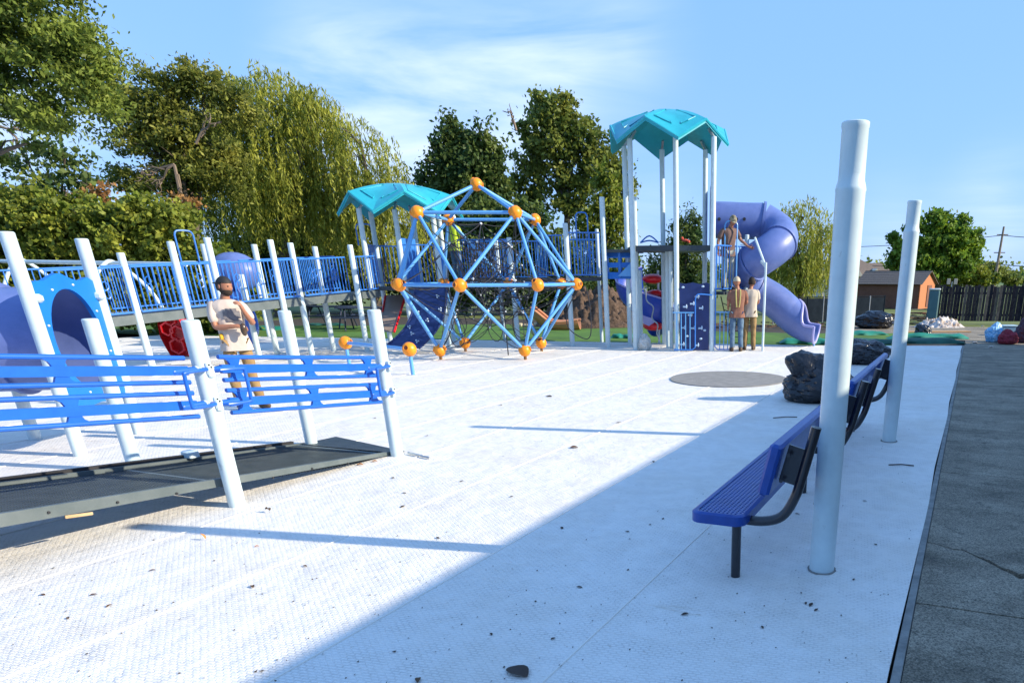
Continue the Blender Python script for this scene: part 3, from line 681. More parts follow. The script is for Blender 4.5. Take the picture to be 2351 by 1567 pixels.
# ================================================================== CANOPY TOWERS
def canopy(parent, c_, ang, R, zap, zc, zm, m=teal_m):
    nr = 9; na = 12; per = 3
    total = na*per; vs = []; fs = []
    def pt(k, t, dz=0.):
        a = k/per; i0 = int(math.floor(a)) % na; fr_ = a-math.floor(a)
        def node(i):
            i %= na; corner = (i % 2 == 0); th = R_(ang+30*i); rr = R if corner else R*.915; ze = zc if corner else zm
            pw_ = 2.0 if corner else 1.7
            return V(math.cos(th)*rr*t, math.sin(th)*rr*t, zap-(zap-ze)*(t**pw_))
        p = node(i0).lerp(node(i0+1), fr_)
        return V(*c_)+vr*p.x+vf*p.y+V(0, 0, p.z+dz)
    for lay, dz in ((0, 0), (1, -.045)):
        vs.append(V(c_[0], c_[1], zap+dz))
        for j in range(1, nr+1):
            for k in range(total): vs.append(pt(k, j/nr, dz-(.04 if j == nr and lay else 0)))
    st = 1+nr*total
    for lay in (0, 1):
        o_ = lay*st
        for k in range(total):
            k2 = (k+1) % total; f = (o_, o_+1+k, o_+1+k2); fs.append(f if lay == 0 else f[::-1])
            for j in range(nr-1):
                a = o_+1+j*total; f = (a+k, a+total+k, a+total+k2, a+k2); fs.append(f if lay == 0 else f[::-1])
    a = 1+(nr-1)*total
    for k in range(total): k2 = (k+1) % total; fs.append((a+k, st+a+k, st+a+k2, a+k2))
    cn = MB().add(vs, fs).obj('canopy', m, parent, ang=14)
    for s6 in range(12): # raised triangular mouldings on every facet, rolled rim
        k0 = s6*per; e = (k0+.5, k0+per-.5)
        tri = [pt(k0+per/2+(q-per/2)*.62, t, .012) for q, t in ((per/2, .38), (per, .84), (0, .84))]
        MB().tube([tri[0].lerp(tri[1], x) for x in (0, .5, 1)]+[tri[1].lerp(tri[2], .5), tri[2]], .012, 5, closed=True).obj('moulding', m, cn)
    MB().tube([pt(k, 1.0, -.02) for k in range(total)], .035, 6, closed=True).obj('rim', m, cn)
    return cn
def tower(name, label, center, angs, plist, ztop, cz, zdeck, deckR=1.15, thick=.09, RC=1.5):
    t = thing(name, label, 'play tower', (center.x, center.y, 0), group='towers with turquoise canopies')
    P_ = []
    for pr, pb_ in plist:
        p = W(pr, pb_, 0); P_.append(p)
        post(MB(), p.x, p.y, ztop, .063).obj('post', post_m, t)
        d_ = (V(center.x, center.y, 0)-p).normalized()
        MB().beam(p+V(0, 0, ztop-.02), p+d_*.16+V(0, 0, ztop+.17), .05, .05).obj('canopy_bracket', metal_m, t)
    canopy(t, center, angs[0], RC, *cz)
    poly = [tuple((p.lerp(V(center.x, center.y, 0), .03)).xy) for p in P_]
    MB().prism(poly, zdeck-thick, zdeck).obj('deck', deck_m, t, smooth=False)
    return t, P_
c2 = W(-.54, 19.7, 0); b2 = 20.3
t2, P2 = tower('canopy_tower', 'tall play tower under the high turquoise canopy with a dark deck', c2, [280, 340, 40, 100, 160, 220], [(-.35, 18.8), (.53, 18.8), (.37, 20.6), (-.73, 20.6), (-1.64, 20.1), (-1.42, 19.05)], 4.70, (5.38, 4.62, 5.03), 2.44, thick=.12, RC=1.5)
c1 = W(-7.42, 20.35, 0)
z_ap = cf(920, 421, 20.35).z; z_fr = 3.30
t1, P1 = tower('canopy_tower', 'lower play tower under the turquoise canopy behind the climbing dome', c1, [265, 325, 25, 85, 145, 205], [(-7.42, 19.87), (-6.55, 20.1), (-6.85, 21.5), (-7.42, 21.1), (-8.32, 20.6), (-8.2, 19.6)], z_fr, (z_ap, z_fr-.10, z_fr+.34), 1.50, RC=1.5)
# tower 1 railings and walkway toward the right
for i, j in ((0, 1), (1, 2), (3, 4), (4, 5)):
    railing(t1, P1[i]+V(0, 0, 1.54), P1[j]+V(0, 0, 1.54), .95, 10)
MB().tube([P1[2]+V(0, 0, 1.5), P1[2]+V(.0, 0, 2.9)], .02, 8).obj('pole', rail_m, t1)
q0 = P1[5]+vr*.06+V(0, 0, 0)
hoop(t1, P1[4]-vr*.25, vr, .4, 2.5, 3.0)
MB().box((P1[0]+vr*.05+vf*.35+V(0, 0, 1.9)), (.05, .7, 1.5), rz=YAW-.3).obj('side_panel', rail_m, t1)
# tan panel with red edge under tower 1
pt_ = cf(905, 715, 18.9); 
tpn = thing('slide_panel', 'tan slide bed with red edges leaning under the lower tower', 'slide', (pt_.x, pt_.y, 0))
q = [cf(885, 678, 20.6), cf(932, 676, 20.6), cf(905, 762, 19.4), cf(870, 762, 19.4)]
tan_m = mat('tan_plastic', (.30, .23, .19), .5, (.34, .26, .21), 4)
b = MB(); b.add([*q, *[p+vf*.05 for p in q]], [(0, 3, 2, 1), (4, 5, 6, 7), (0, 1, 5, 4), (1, 2, 6, 5), (2, 3, 7, 6), (3, 0, 4, 7)]).obj('bed', tan_m, tpn, smooth=False)
MB().tube([q[1], q[2]], .03, 8).obj('red_edge', red_m, tpn); MB().tube([q[0], q[0].lerp(q[3], .45)], .03, 8).obj('red_edge', red_m, tpn)

# ------------------------------------------------ walkway between the towers
wk = thing('walkway', 'raised walkway with blue barred railings joining the two towers', 'walkway', cf(1250, 790, 21.5)*1.0)
wk.location.z = 0
b1 = 20.4
for (px, py, g_) in ((1168, 545, V(-11.98, 18.07, 0)), (1300, 512, V(-10.05, 17.75, 0)), (1383, 452, V(-8.95, 17.7, 0))):
    d_ = vdir(px, py); tt = g_.xy.length/math.hypot(d_.x, d_.y)
    post(MB(), g_.x, g_.y, HC+d_.z*tt, .066).obj('post', post_m, wk)
pB = cf(1378, 700, 21.6); post(MB(), pB.x, pB.y, 2.95, .05).obj('post', post_m, wk)
pC = cf(1152, 700, 22.2); post(MB(), pC.x, pC.y, 2.7, .06).obj('post', post_m, wk)
A_ = cf(1060, 642, 21.5); B_ = cf(1240, 642, 21.3); A_.z = B_.z = 1.64
Cc = cf(1300, 642, 20.3); D_ = cf(1385, 642, 20.3); Cc.z = D_.z = 1.69
MB().beam(A_+vf*.5, B_+vf*.5, 1.05, .10).obj('deck', deck_m, wk, smooth=False)
MB().beam(cf(1238, 642, 20.8)*1.0+V(0, 0, 0), D_+vf*.5, 1.05, .10).obj('deck', deck_m, wk, smooth=False)
railing(wk, A_+V(0, 0, .05), B_+V(0, 0, .05)-vr*.7, .98, 22)
railing(wk, A_+vf*1.+V(0, 0, .05), B_+vf*1.+V(0, 0, .05), .98, 24)
E_ = cf(1238, 642, 20.6)
railing(wk, V(E_.x, E_.y, 1.73), V(Cc.x, Cc.y, 1.73)-vr*.05, 1.0, 8)
railing(wk, V(Cc.x, Cc.y, 1.74)+vr*.07, V(D_.x, D_.y, 1.74)-vr*.05, 1.05, 10, motif=True)
F_ = cf(1305, 642, 21.8); G_ = cf(1380, 642, 21.8)
railing(wk, V(F_.x, F_.y, 1.74), V(G_.x, G_.y, 1.74), .95, 9)
m_ = Cc.lerp(D_, .5); hoop(wk, (m_.x, m_.y, 0), vr, .30, 1.8, 3.25)

# ================================================================== DOME CLIMBER
dc = V(-10.63, 14.96, 0)
dome = thing('dome_climber', 'geometric dome climber of light blue tubes joined by orange balls with a black net', 'climbing dome', dc)
a0 = math.atan2(-1.23, -.56)
def ring(R, z, n, k0=0): return [V(dc.x+R*math.cos(a0+2*math.pi*k/n), dc.y+R*math.sin(a0+2*math.pi*k/n), z) for k in range(n)]
Bn = ring(1.36, .20, 4); Un = ring(1.46, 2.99, 4); Mn = ring(2.08, 1.58, 8); Ap = V(dc.x, dc.y, 3.62)
edges = [(Ap, u_) for u_ in Un]+[(Un[i], Un[(i+1) % 4]) for i in range(4)]+[(Mn[i], Mn[(i+1) % 8]) for i in range(8)]
for i in range(4):
    for j in (-1, 0, 1): edges.append((Un[i], Mn[(2*i+j) % 8])); edges.append((Bn[i], Mn[(2*i+j) % 8]))
tm = unit_cyl('tube', .036, 1.0, sky_m, 12)
for p, q in edges:
    d_ = q-p; l_ = d_.length; o = inst(tm, 'tube', dome, p+d_*(.09/l_), d_.to_track_quat('Z', 'Y').to_euler(), (1, 1, l_-.18))
def ball_mesh(r):
    b = MB(); b.sphere((0, 0, 0), r, 20, 14)
    for d_ in ((.9, -.3, .2), (-.6, .8, .3)):
        d_ = V(*d_).normalized(); M = d_.to_track_quat('Z', 'Y').to_matrix()
        b.cur = 0; b.lathe(d_*r*.93, [(r*.42, 0), (r*.42, r*.13), (r*.34, r*.15), (r*.32, r*.10)], 14, M)
        b.cur = 1; b.lathe(d_*r*1.015, [(r*.30, 0), (r*.29, r*.02)], 12, M)
    return b.mesh('ball', [orange_m, mat('ball_socket', (.16, .035, .004), .6)])
bm_ = ball_mesh(.135)
for k, p in enumerate([Ap]+Un+Mn+Bn): inst(bm_, 'ball_joint', dome, p, (random.uniform(-.5, .5), random.uniform(-.3, .3), random.uniform(0, 6)))
for p in Bn: MB().tube([(p.x, p.y, -.02), (p.x, p.y, .10)], .035, 10).obj('foot', mat('rusty_foot', (.16, .08, .03), .7), dome)
# rope net
b = MB(); kn = MB(); cen = V(dc.x, dc.y, 1.65)
inner = ring(.75, 2.35, 6)+ring(1.05, 1.6, 8)+ring(.8, .95, 6)+[V(dc.x, dc.y, 2.75), V(dc.x, dc.y, .55)]
inner = [p+V(*(random.uniform(-.1, .1) for _ in range(3))) for p in inner]
def rope(p, q, sag=.06, r=.0085, n=5):
    pts = []
    for k in range(n+1):
        t = k/n; pts.append(p.lerp(q, t)+V(0, 0, -sag*4*t*(1-t)))
    b.tube(pts, r, 5, caps=False)
allout = Un+Mn+Bn
for p in inner:
    near = sorted(inner, key=lambda q: (q-p).length)[1:6]
    for q in near: rope(p, q, .03)
    kn.sphere(p, .030, 8, 6)
    for q in sorted(allout, key=lambda q: (q-p).length)[:3]: rope(p, q, .10)
    for q in near[:3]:
        m_ = p.lerp(q, .5); kn.sphere(m_, .02, 6, 5); rope(m_, cen+V(random.uniform(-.3, .3), random.uniform(-.3, .3), random.uniform(-.4, .4)), .02)
for k in range(16):
    i = random.randrange(8); p = Mn[i].lerp(Mn[(i+1) % 8], random.random()); q = random.choice(inner); rope(p, q, .12)
for k in range(8):
    p = random.choice(inner); q = random.choice(inner); rope(p, q, .1)
# hanging loops
for k in range(5):
    p = random.choice(inner[14:20]); L_ = .35+.2*random.random(); b.tube([p+V(.22*math.sin(a), 0, -L_*(1-math.cos(a))/1.3) for a in np.linspace(0, 2*math.pi, 16)[:-1]], .010, 5, closed=True)
rope(V(dc.x+.4, dc.y, 1.4), V(dc.x+.42, dc.y-.02, .02), 0, .014)
b.obj('rope_net', rope_m, dome, kind='stuff'); kn.obj('net_knot', bolt_m, dome, kind='stuff')
# hanging cable loops by the right-hand node
lp = Mn[3]+V(.15, .1, 0)
MB().tube(smooth_path([lp+V(-.1, 0, -.05), lp+V(-.45, 0, -.5), lp+V(-.5, 0, -.95), lp+V(-.1, 0, -1.2), lp+V(.1, 0, -1.1), lp+V(.12, 0, -.5), lp+V(.05, 0, -.1)], 6), .012, 6).obj('loose_cable', rope_m, dome)

# balance beam with orange balls
q1, q2 = V(-9.93, 11.31, 0), V(-12.17, 12.0, 0)
bb_ = thing('balance_beam', 'low blue balance beam with an orange ball at each post', 'balance beam', q1)
z1 = .38
for p in (q1, q2):
    MB().tube([(p.x, p.y, -.02), (p.x, p.y, z1)], .036, 12).obj('post', sky_m, bb_); inst(bm_, 'ball_joint', bb_, (p.x, p.y, z1+.09), (0, 0, random.random()*6), (.98, .98, .98))
MB().tube([q1+V(0, 0, z1+.09), q2+V(0, 0, z1+.09)], .036, 12).obj('beam', sky_m, bb_)

# curved dark climbing ramp beside the dome
cr = thing('curved_climbing_wall', 'dark navy curved climbing slab with small pale handholds left of the dome', 'climbing wall', G(950, 795))
Tl, Tr = cf(952, 660, 18.9), cf(1027, 658, 18.9); Bl, Br = cf(888, 792, 17.9), cf(962, 800, 17.9)
b = MB(); vs = []; fs = []; nn_ = 12; mm = 5
def crp(s_, t_, o_=0.):
    p = (Tl.lerp(Tr, s_)).lerp(Bl.lerp(Br, s_), t_); bul = .32*math.sin(math.pi*t_); return p+vr*bul*.55+V(0, 0, -.0)+vf*(.0+o_)+V(0, 0, -.12*math.sin(math.pi*t_))
for lay in (0, .07):
    for i in range(nn_+1):
        for j in range(mm+1): vs.append(crp(j/mm, i/nn_, lay))
st = (nn_+1)*(mm+1)
for lay in (0, 1):
    for i in range(nn_):
        for j in range(mm):
            k = lay*st+i*(mm+1)+j; f = (k, k+mm+1, k+mm+2, k+1); fs.append(f if not lay else f[::-1])
for i in range(nn_):
    for j in (0, mm):
        k = i*(mm+1)+j; fs.append((k, k+mm+1, st+k+mm+1, st+k))
for j in range(mm):
    for i in (0, nn_): k = i*(mm+1)+j; fs.append((k, k+1, st+k+1, st+k))
b.add(vs, fs).obj('slab', navy_m, cr, ang=40)
for s_, t_ in ((.72, .12), (.2, .36), (.55, .47), (.35, .72), (.72, .86), (.85, .3), (.12, .6)):
    b = MB(); p = crp(s_, t_, -.02)
    for k in range(3): a = 2.1*k+s_*6; b.sphere(p+vr*.03*math.cos(a)+V(0, 0, .03*math.sin(a)), .022, 8, 6)
    b.obj('handhold', hold_m, cr)
for s_ in (0, 1): MB().tube([crp(s_, t, -.01) for t in np.linspace(0, 1, 10)], .022, 8).obj('edge', navy_m, cr)

# ================================================================== TOWER 2 ATTACHMENTS
# climbing wall
cw = thing('climbing_wall', 'upright navy climbing wall with pale handholds at the foot of the tall tower', 'climbing wall', G(1592, 797))
wl, wr_ = cf(1558, 797, b2-1.35), cf(1628, 797, b2-1.35)
wl = V(P2[0].x, P2[0].y, 0)+vr*.07-vf*.02; wr_ = V(P2[1].x, P2[1].y, 0)-vr*.07-vf*.02; zt = 1.58
d_ = (wr_-wl).normalized(); nn_ = V(d_.y, -d_.x, 0)
b = MB(); ol = [(0, .02), (1, .02), (1, .5), (1, zt), (.9, zt+.03), (.7, zt-.01), (.45, zt+.03), (.2, zt), (0, zt+.02)]
k = len(ol); wlen = (wr_-wl).length
b.add([wl+d_*wlen*s_+V(0, 0, z) for s_, z in ol]+[wl+d_*wlen*s_+V(0, 0, z)-nn_*.06 for s_, z in ol], [tuple(range(k)), tuple(reversed(range(k, 2*k)))]+[(i, k+i, k+(i+1) % k, (i+1) % k) for i in range(k)]).obj('board', navy_m, cw, smooth=False)
for s_, z, tpy in ((.12, 1.50, 0), (.78, 1.52, 0), (.58, 1.28, 1), (.18, 1.05, 2), (.42, 1.12, 2), (.72, 1.02, 2), (.35, .86, 2), (.12, .56, 1), (.45, .55, 1), (.70, .55, 1), (.25, .36, 3), (.72, .30, 3), (.08, .16, 1), (.58, .14, 1), (.85, .50, 0)):
    b = MB(); p = wl+d_*wlen*s_+V(0, 0, z)+nn_*.02
    if tpy in (0, 3): b.box(p, (.07, .04, .05), rz=YAW, bev=.015)
    else:
        b.tube([p-d_*.05, p+d_*.03], .02, 8); b.sphere(p+d_*.04+V(0, 0, .01), .035, 8, 6, sc=(.6, .6, 1.5))
    b.obj('handhold', hold_m, cw)
P2q = P2[1]-vf*.06
b = MB(); b.tube(smooth_path([P2[1]-vf*.05+V(0, 0, 1.32), P2[1]-vr*.35-vf*.12+V(0, 0, 1.34), P2[1]-vr*.42-vf*.12+V(0, 0, 1.22)], 4)+[P2[1]-vr*.42-vf*.14+V(0, 0, .1), P2[1]-vr*.5-vf*.14+V(0, 0, .04), P2[1]-vr*.95-vf*.14+V(0, 0, .04)], .017, 8).obj('grab_rail', rail_m, cw)
for k in range(4): MB().tube([P2[1]-vr*(.55+.11*k)-vf*.14+V(0, 0, .04), P2[1]-vr*(.55+.11*k)-vf*.14+V(0, 0, .92)], .012, 6).obj('bar', sky_m, cw)
MB().tube([P2[1]-vr*.98-vf*.14+V(0, 0, .92), P2[1]-vr*.45-vf*.14+V(0, 0, .92)], .015, 8).obj('top_rail', sky_m, cw)

# worker platform with barred guards
pf = thing('work_platform', 'small raised deck with blue barred guards beside the tall tower', 'platform', G(1680, 800))
K1 = P2[1]+vr*.10-vf*.05; pp1 = G(1708, 797); post(MB(), pp1.x, pp1.y, 2.72, .055).obj('post', post_m, pf)
xk = pp1-K1; 
MB().beam(K1+vf*.28+V(0, 0, 1.36), V(pp1.x, pp1.y, 1.36)+vf*.12, .5, .07).obj('deck', deck_m, pf, smooth=False)
railing(pf, K1+V(0, 0, 1.42), V(pp1.x, pp1.y, 1.42)-vr*.06-vf*.0, 1.02, 11)
railing(pf, K1+vf*.6+V(0, 0, 1.42), K1+vr*.5+vf*.6+V(0, 0, 1.42), 1.02, 6)
hp = K1.lerp(V(pp1.x, pp1.y, 0), .45)-vf*.03; hoop(pf, (hp.x, hp.y, 0), vr, .30, 1.44, 2.98, sky_m)
b = MB(); b.tube([K1+V(0, 0, 2.4)-vr*.02, K1+V(0, 0, .10)-vr*.02, K1+V(0, 0, .04)+vr*.05, K1+vr*.42+V(0, 0, .04)], .016, 8).obj('guard_rail', rail_m, pf)
MB().tube([K1+vr*.0+V(0, 0, .93), K1+vr*.42+V(0, 0, .93)], .015, 8).obj('top_rail', sky_m, pf)
for k in range(4): MB().tube([K1+vr*(.1+.1*k)+V(0, 0, .04), K1+vr*(.1+.1*k)+V(0, 0, .93)], .012, 6).obj('bar', sky_m, pf)
ladder_m = mat('ladder_black', (.02, .02, .02), .5)
lad = thing('step_ladder', 'thin dark stepladder leaning up to the work platform', 'ladder', G(1675, 803))
l0, l1 = cf(1668, 668, b2-.9), G(1672, 800); r0, r1_ = cf(1690, 672, b2-.9), G(1698, 806)
for a_, c_ in ((cf(1655, 680, b2-1), G(1682, 800)), (cf(1676, 690, b2-1), G(1712, 803))): MB().tube([a_, c_], .014, 6).obj('rail', ladder_m, lad)
for k in range(1, 8): MB().tube([cf(1655, 680, b2-1).lerp(G(1682, 800), k/8.), cf(1676, 690, b2-1).lerp(G(1712, 803), k/8.)], .011, 6).obj('rung', ladder_m, lad)

# purple tube slide
ts = thing('tube_slide', 'purple enclosed tube slide curling down from the tall tower to an open exit', 'slide', G(1755, 798))
hx, hf, hr = 1.86, 20.05, .46
path = [W(.55, 20.52, 3.10), W(1.0, 20.52, 3.09), W(1.45, 20.52, 3.07)]
for k in range(0, 19):
    ph = R_(90-k*(360/18.)); zz = 3.07-1.72*(k/18.)**1.05
    path.append(W(hx+hr*math.cos(ph), hf+hr*math.sin(ph)*1.05, zz))
path += [W(2.2, 20.50, 1.17), W(2.45, 20.46, 1.0), W(2.68, 20.42, .80)]
RT = .43
secs = [(0, 3), (3, 9), (9, 14), (14, 20), (20, len(path)-1)]
sp = path
for s0_, s1_ in secs:
    seg = smooth_path(sp[s0_:s1_+1], 3) if s0_ in (0,) else smooth_path(sp[s0_:s1_+1], 2)
    ringpath(MB(), seg, RT, 32, .02).obj('tube_section', purple_m, ts, ang=50)
for k in (3, 9, 14, 20):
    t_ = (sp[k+1]-sp[k-1]).normalized(); ringpath(MB(), [sp[k]-t_*.03, sp[k]+t_*.03], RT+.035, 32, .05).obj('flange', purple_m, ts, ang=50)
# open exit trough
ex = smooth_path([W(2.66, 20.42, .82), W(2.88, 20.36, .66), W(3.12, 20.28, .54), W(3.40, 20.18, .50)], 8)
m_ = len(ex); vs = []; fs = []; n_ = 24
for lay in (0, .03):
    for i, p in enumerate(ex):
        t_ = (ex[min(i+1, m_-1)]-ex[max(i-1, 0)]).normalized(); q = t_.cross(V(0, 0, 1)).normalized(); up = q.cross(t_)
        q_ = min(1, (i/(m_-1))/.72); open_ = q_*q_*(3-2*q_); hi = 90-88*open_
        for k in range(n_+1):
            a = R_(-90-(90+hi)+(2*(90+hi))*k/n_)
            rr = RT-lay; vs.append(p+q*math.cos(a)*rr+up*math.sin(a)*rr)
st = m_*(n_+1)
for lay in (0, 1):
    for i in range(m_-1):
        for k in range(n_): a = lay*st+i*(n_+1)+k; f = (a, a+n_+1, a+n_+2, a+1); fs.append(f if not lay else f[::-1])
for i in range(m_-1):
    for k in (0, n_): a = i*(n_+1)+k; fs.append((a, a+n_+1, st+a+n_+1, st+a))
MB().add(vs, fs).obj('exit_trough', purple_m, ts, ang=50)
lip_m = mat('pale_purple_lip', (.36, .36, .66), .4)
edge1 = [V(*vs[i*(n_+1)]) for i in range(m_)]; edge2 = [V(*vs[i*(n_+1)+n_]) for i in range(m_)]; endr = [V(*vs[(m_-1)*(n_+1)+k]) for k in range(n_+1)]
MB().tube(edge1+endr[1:-1]+list(reversed(edge2)), .035, 8).obj('exit_lip', lip_m, ts)
for (x, z) in ((.72, .0), (1.16, .0), (1.36, .0)):
    p = W(x, 20.52-RT, 3.09+z); MB().lathe(p, [(.04, -.012), (.04, .012)], 14, Matrix.Rotation(YAW, 3, 'Z') @ Matrix.Rotation(R_(90), 3, 'X')).obj('peep_hole', black_m, ts)
ps = cf(1755, 690, 18.75); MB().tube([(ps.x, ps.y, -.02), (ps.x, ps.y, 2.06)], .032, 12).obj('support_pole', post_m, ts)
a_ = cf(1758, 612, 18.75); MB().tube([a_, cf(1733, 545, 18.9)], .028, 8).obj('strut', post_m, ts); MB().tube([a_, cf(1748, 600, 19.)], .035, 8).obj('strut', post_m, ts)
pe = ex[-3]; MB().tube([(pe.x, pe.y, -.05), (pe.x, pe.y, pe.z-RT+.02)], .03, 10).obj('support_pole', sky_m, ts)
en = W(.50, 20.5, 3.1); b = MB()
ol = [(-.55, -.62), (.55, -.62), (.55, .35), (.42, .62), (.18, .78), (0, .66), (-.18, .78), (-.42, .62), (-.55, .35)]
k = len(ol); b.add([en+vf*x+V(0, 0, z) for x, z in ol]+[en+vf*x+V(0, 0, z)+vr*.05 for x, z in ol], [tuple(reversed(range(k))), tuple(range(k, 2*k))]+[(i, (i+1) % k, k+(i+1) % k, k+i) for i in range(k)]).obj('entry_panel', navy2_m, ts, smooth=False)

# left side of the tall tower: lower deck, blue step hood, navy spiral slide, red pods, curved pole
ld = thing('step_hood', 'blue plastic stepped panel below the dark deck left of the tall tower', 'play panel', cf(1415, 800, b2)*1.); ld.location.z = 0
o_ = cf(1395, 640, b2-.3); e_ = cf(1462, 640, b2-.3)
MB().beam(cf(1392, 577, b2)+V(0, 0, 0), cf(1475, 577, b2), .9, .07).obj('deck', deck_m, ld, smooth=False)
w_ = e_-o_; hgt = cf(1395, 580, b2-.3).z-o_.z
for zz, hh in ((.0, .16), (.27, .12), (.50, .12), (hgt-.1, .1)): MB().beam(o_+V(0, 0, zz+hh/2), e_+V(0, 0, zz+hh/2), .06, hh).obj('slat', panel_m, ld, smooth=False)
for t_ in (0, .45, 1.0): MB().beam(o_+w_*t_+V(0, 0, 0), o_+w_*t_+V(0, 0, hgt), .07, .10, up=(0, 1, 0)).obj('upright', rail_m, ld, smooth=False)
tri = [cf(1418, 634, b2-.45), cf(1465, 634, b2-.45), cf(1465, 585, b2-.45)]
MB().add(tri+[p+vf*.05 for p in tri], [(0, 1, 2), (5, 4, 3), (0, 3, 4, 1), (1, 4, 5, 2), (2, 5, 3, 0)]).obj('gusset', sky_m, ld, smooth=False)
nb_ = thing('spiral_slide', 'navy open spiral slide with pale rim at the left foot of the tall tower', 'slide', cf(1440, 795, b2+1)*1.); nb_.location.z = 0
hc2 = W(-1.25, b2+1.0, 0); pts = []
for k in range(22):
    a = R_(100+k*14.); pts.append(hc2+vr*.42*math.cos(a)+vf*.42*math.sin(a)+V(0, 0, 1.60-1.15*k/21.))
vs = []; fs = []; n_ = 12; m_ = len(pts)
for lay in (0, .025):
    for i, p in enumerate(pts):
        a = R_(100+i*14.); rad_ = vr*math.cos(a)+vf*math.sin(a)
        for k in range(n_+1):
            b_ = R_(200+170*k/n_); vs.append(p+rad_*math.cos(b_)*(.42-lay)+V(0, 0, 1)*math.sin(b_)*(.42-lay)+V(0, 0, .32*(k/n_)))
st = m_*(n_+1)
for lay in (0, 1):
    for i in range(m_-1):
        for k in range(n_): a = lay*st+i*(n_+1)+k; f = (a, a+n_+1, a+n_+2, a+1); fs.append(f if lay else f[::-1])
MB().add(vs, fs).obj('chute', navy2_m, nb_, ang=60)
MB().tube([V(*vs[i*(n_+1)+n_]) for i in range(m_)], .022, 8).obj('rim', lip_m, nb_); MB().tube([V(*vs[i*(n_+1)]) for i in range(m_)], .02, 8).obj('rim', lip_m, nb_)
rp_ = thing('pod_climber', 'stack of four glossy red pods on a post in the tall tower', 'climber', cf(1500, 795, b2+.6)*1.); rp_.location.z = 0
for k, (px, py) in enumerate(((1498, 640), (1505, 676), (1508, 712), (1500, 748))):
    p = cf(px, py, b2+.6); b = MB(); b.sphere(p, .30, 18, 10, sc=(1.0, .7, .42)); b.obj('pod', red_m, rp_)
p = cf(1512, 700, b2+.7); MB().tube([(p.x, p.y, -.05), (p.x, p.y, 1.9)], .03, 10).obj('stem', post_m, rp_)
b = MB(); b.tube(smooth_path([cf(x, y, b2-.2) for x, y in ((1472, 665), (1482, 664), (1485, 690), (1500, 705), (1497, 730), (1510, 745), (1508, 765), (1515, 782))], 5), .017, 8)
tag(b.obj('curved_handrail', metal_m), 'thin wavy steel handrail beside the red pods', 'handrail')
ex2 = [cf(x, y, b2+.4) for x, y in ((1476, 716), (1488, 722), (1505, 738), (1490, 748), (1476, 742))]
MB().add(ex2+[p+vf*.15 for p in ex2], [tuple(range(5)), tuple(range(9, 4, -1))]+[(i, 5+i, 5+(i+1) % 5, (i+1) % 5) for i in range(5)]).obj('exit_scoop', lip_m, nb_, smooth=False)
# inner posts of the tower
ip = [(1472, 455, b2+.3), (1530, 700, b2-.4), (1548, 655, b2-.5), (1660, 640, b2+.3)]
for px, h_, dd in ((1463, 3.55, b2-.7), (1470, 1.9, b2-.5), (1533, 2.4, b2-.6), (1541, 2.4, b2-.9)):
    p = cf(px, 700, dd); post(MB(), p.x, p.y, h_, .055).obj('inner_post', post_m, t2)
# blue chain ladder frame seen at deck level + red knob, pale box
b = MB(); p0 = cf(1470, 557, b2); p1_ = cf(1512, 557, b2)
for dz in (.05, .16): b.tube(smooth_path([p0, p0.lerp(p1_, .5)+V(0, 0, dz), p1_], 5), .02, 6)
tag(b.obj('bent_rail', rail_m), 'pair of bent blue rails lying on the tall tower deck', 'rail')
b = MB(); p = cf(1573, 552, b2-.3); b.sphere(p+V(0, 0, .0), .06, 10, 6, sc=(1.6, 1, .6)); b.sphere(p+V(-.08, 0, .05), .04, 8, 6); b.sphere(p+V(.1, 0, -.03), .04, 8, 6)
tag(b.obj('work_glove', mat('red_glove', (.6, .09, .05), .7)), 'red work glove lying on the edge of the high deck', 'glove')

# ================================================================== BACKGROUND BUILDINGS, FENCES, POLE
def ppm(depth, z=1.75): return FPX/(depth*math.cos(TH))
sh = thing('garden_shed', 'brown garden shed with grey shingle roof and orange lit end wall', 'shed', cf(2050, 706, 46.5))
sh.location.z = 0
sL, sR = cf(1966, 706, 48.6), cf(2107, 706, 46.2); sL.z = sR.z = -.1
e_ = (sR-sL).normalized(); n_ = V(-e_.y, e_.x, 0); Lw = (sR-sL).length; Wd = 2.6; ze, zr = 1.38, 2.02
MB().add([sL, sR, sR+V(0, 0, ze+.1), sL+V(0, 0, ze+.1)]+[p+n_*.08 for p in (sL, sR, sR+V(0, 0, ze+.1), sL+V(0, 0, ze+.1))], [(0, 1, 2, 3), (7, 6, 5, 4), (0, 3, 7, 4), (1, 5, 6, 2), (3, 2, 6, 7)]).obj('front_wall', brown_m, sh, smooth=False)
tr_ = sR+n_*Wd; mid = sR+n_*Wd/2
for q_, nm in ((0, 'end_wall'), (1, 'end_wall')):
    o_ = sR if q_ == 0 else sL; s_ = e_*(.0 if q_ == 0 else .0)
    pts = [o_, o_+n_*Wd, o_+n_*Wd+V(0, 0, ze+.1), o_+n_*Wd/2+V(0, 0, zr+.04), o_+V(0, 0, ze+.1)]
    pts2 = [p+e_*(-.08 if q_ == 0 else .08) for p in pts]; k = 5
    MB().add(pts+pts2, [(0, 1, 2, 3, 4), (9, 8, 7, 6, 5)]+[(i, k+i, k+(i+1) % k, (i+1) % k) for i in range(k)]).obj(nm, brown2_m, sh, smooth=False)
MB().box(sR+n_*Wd*.62+e_*.02+V(0, 0, .72), (.05, .7, 1.25), rz=math.atan2(e_.y, e_.x)).obj('door', brown_m, sh, smooth=False)
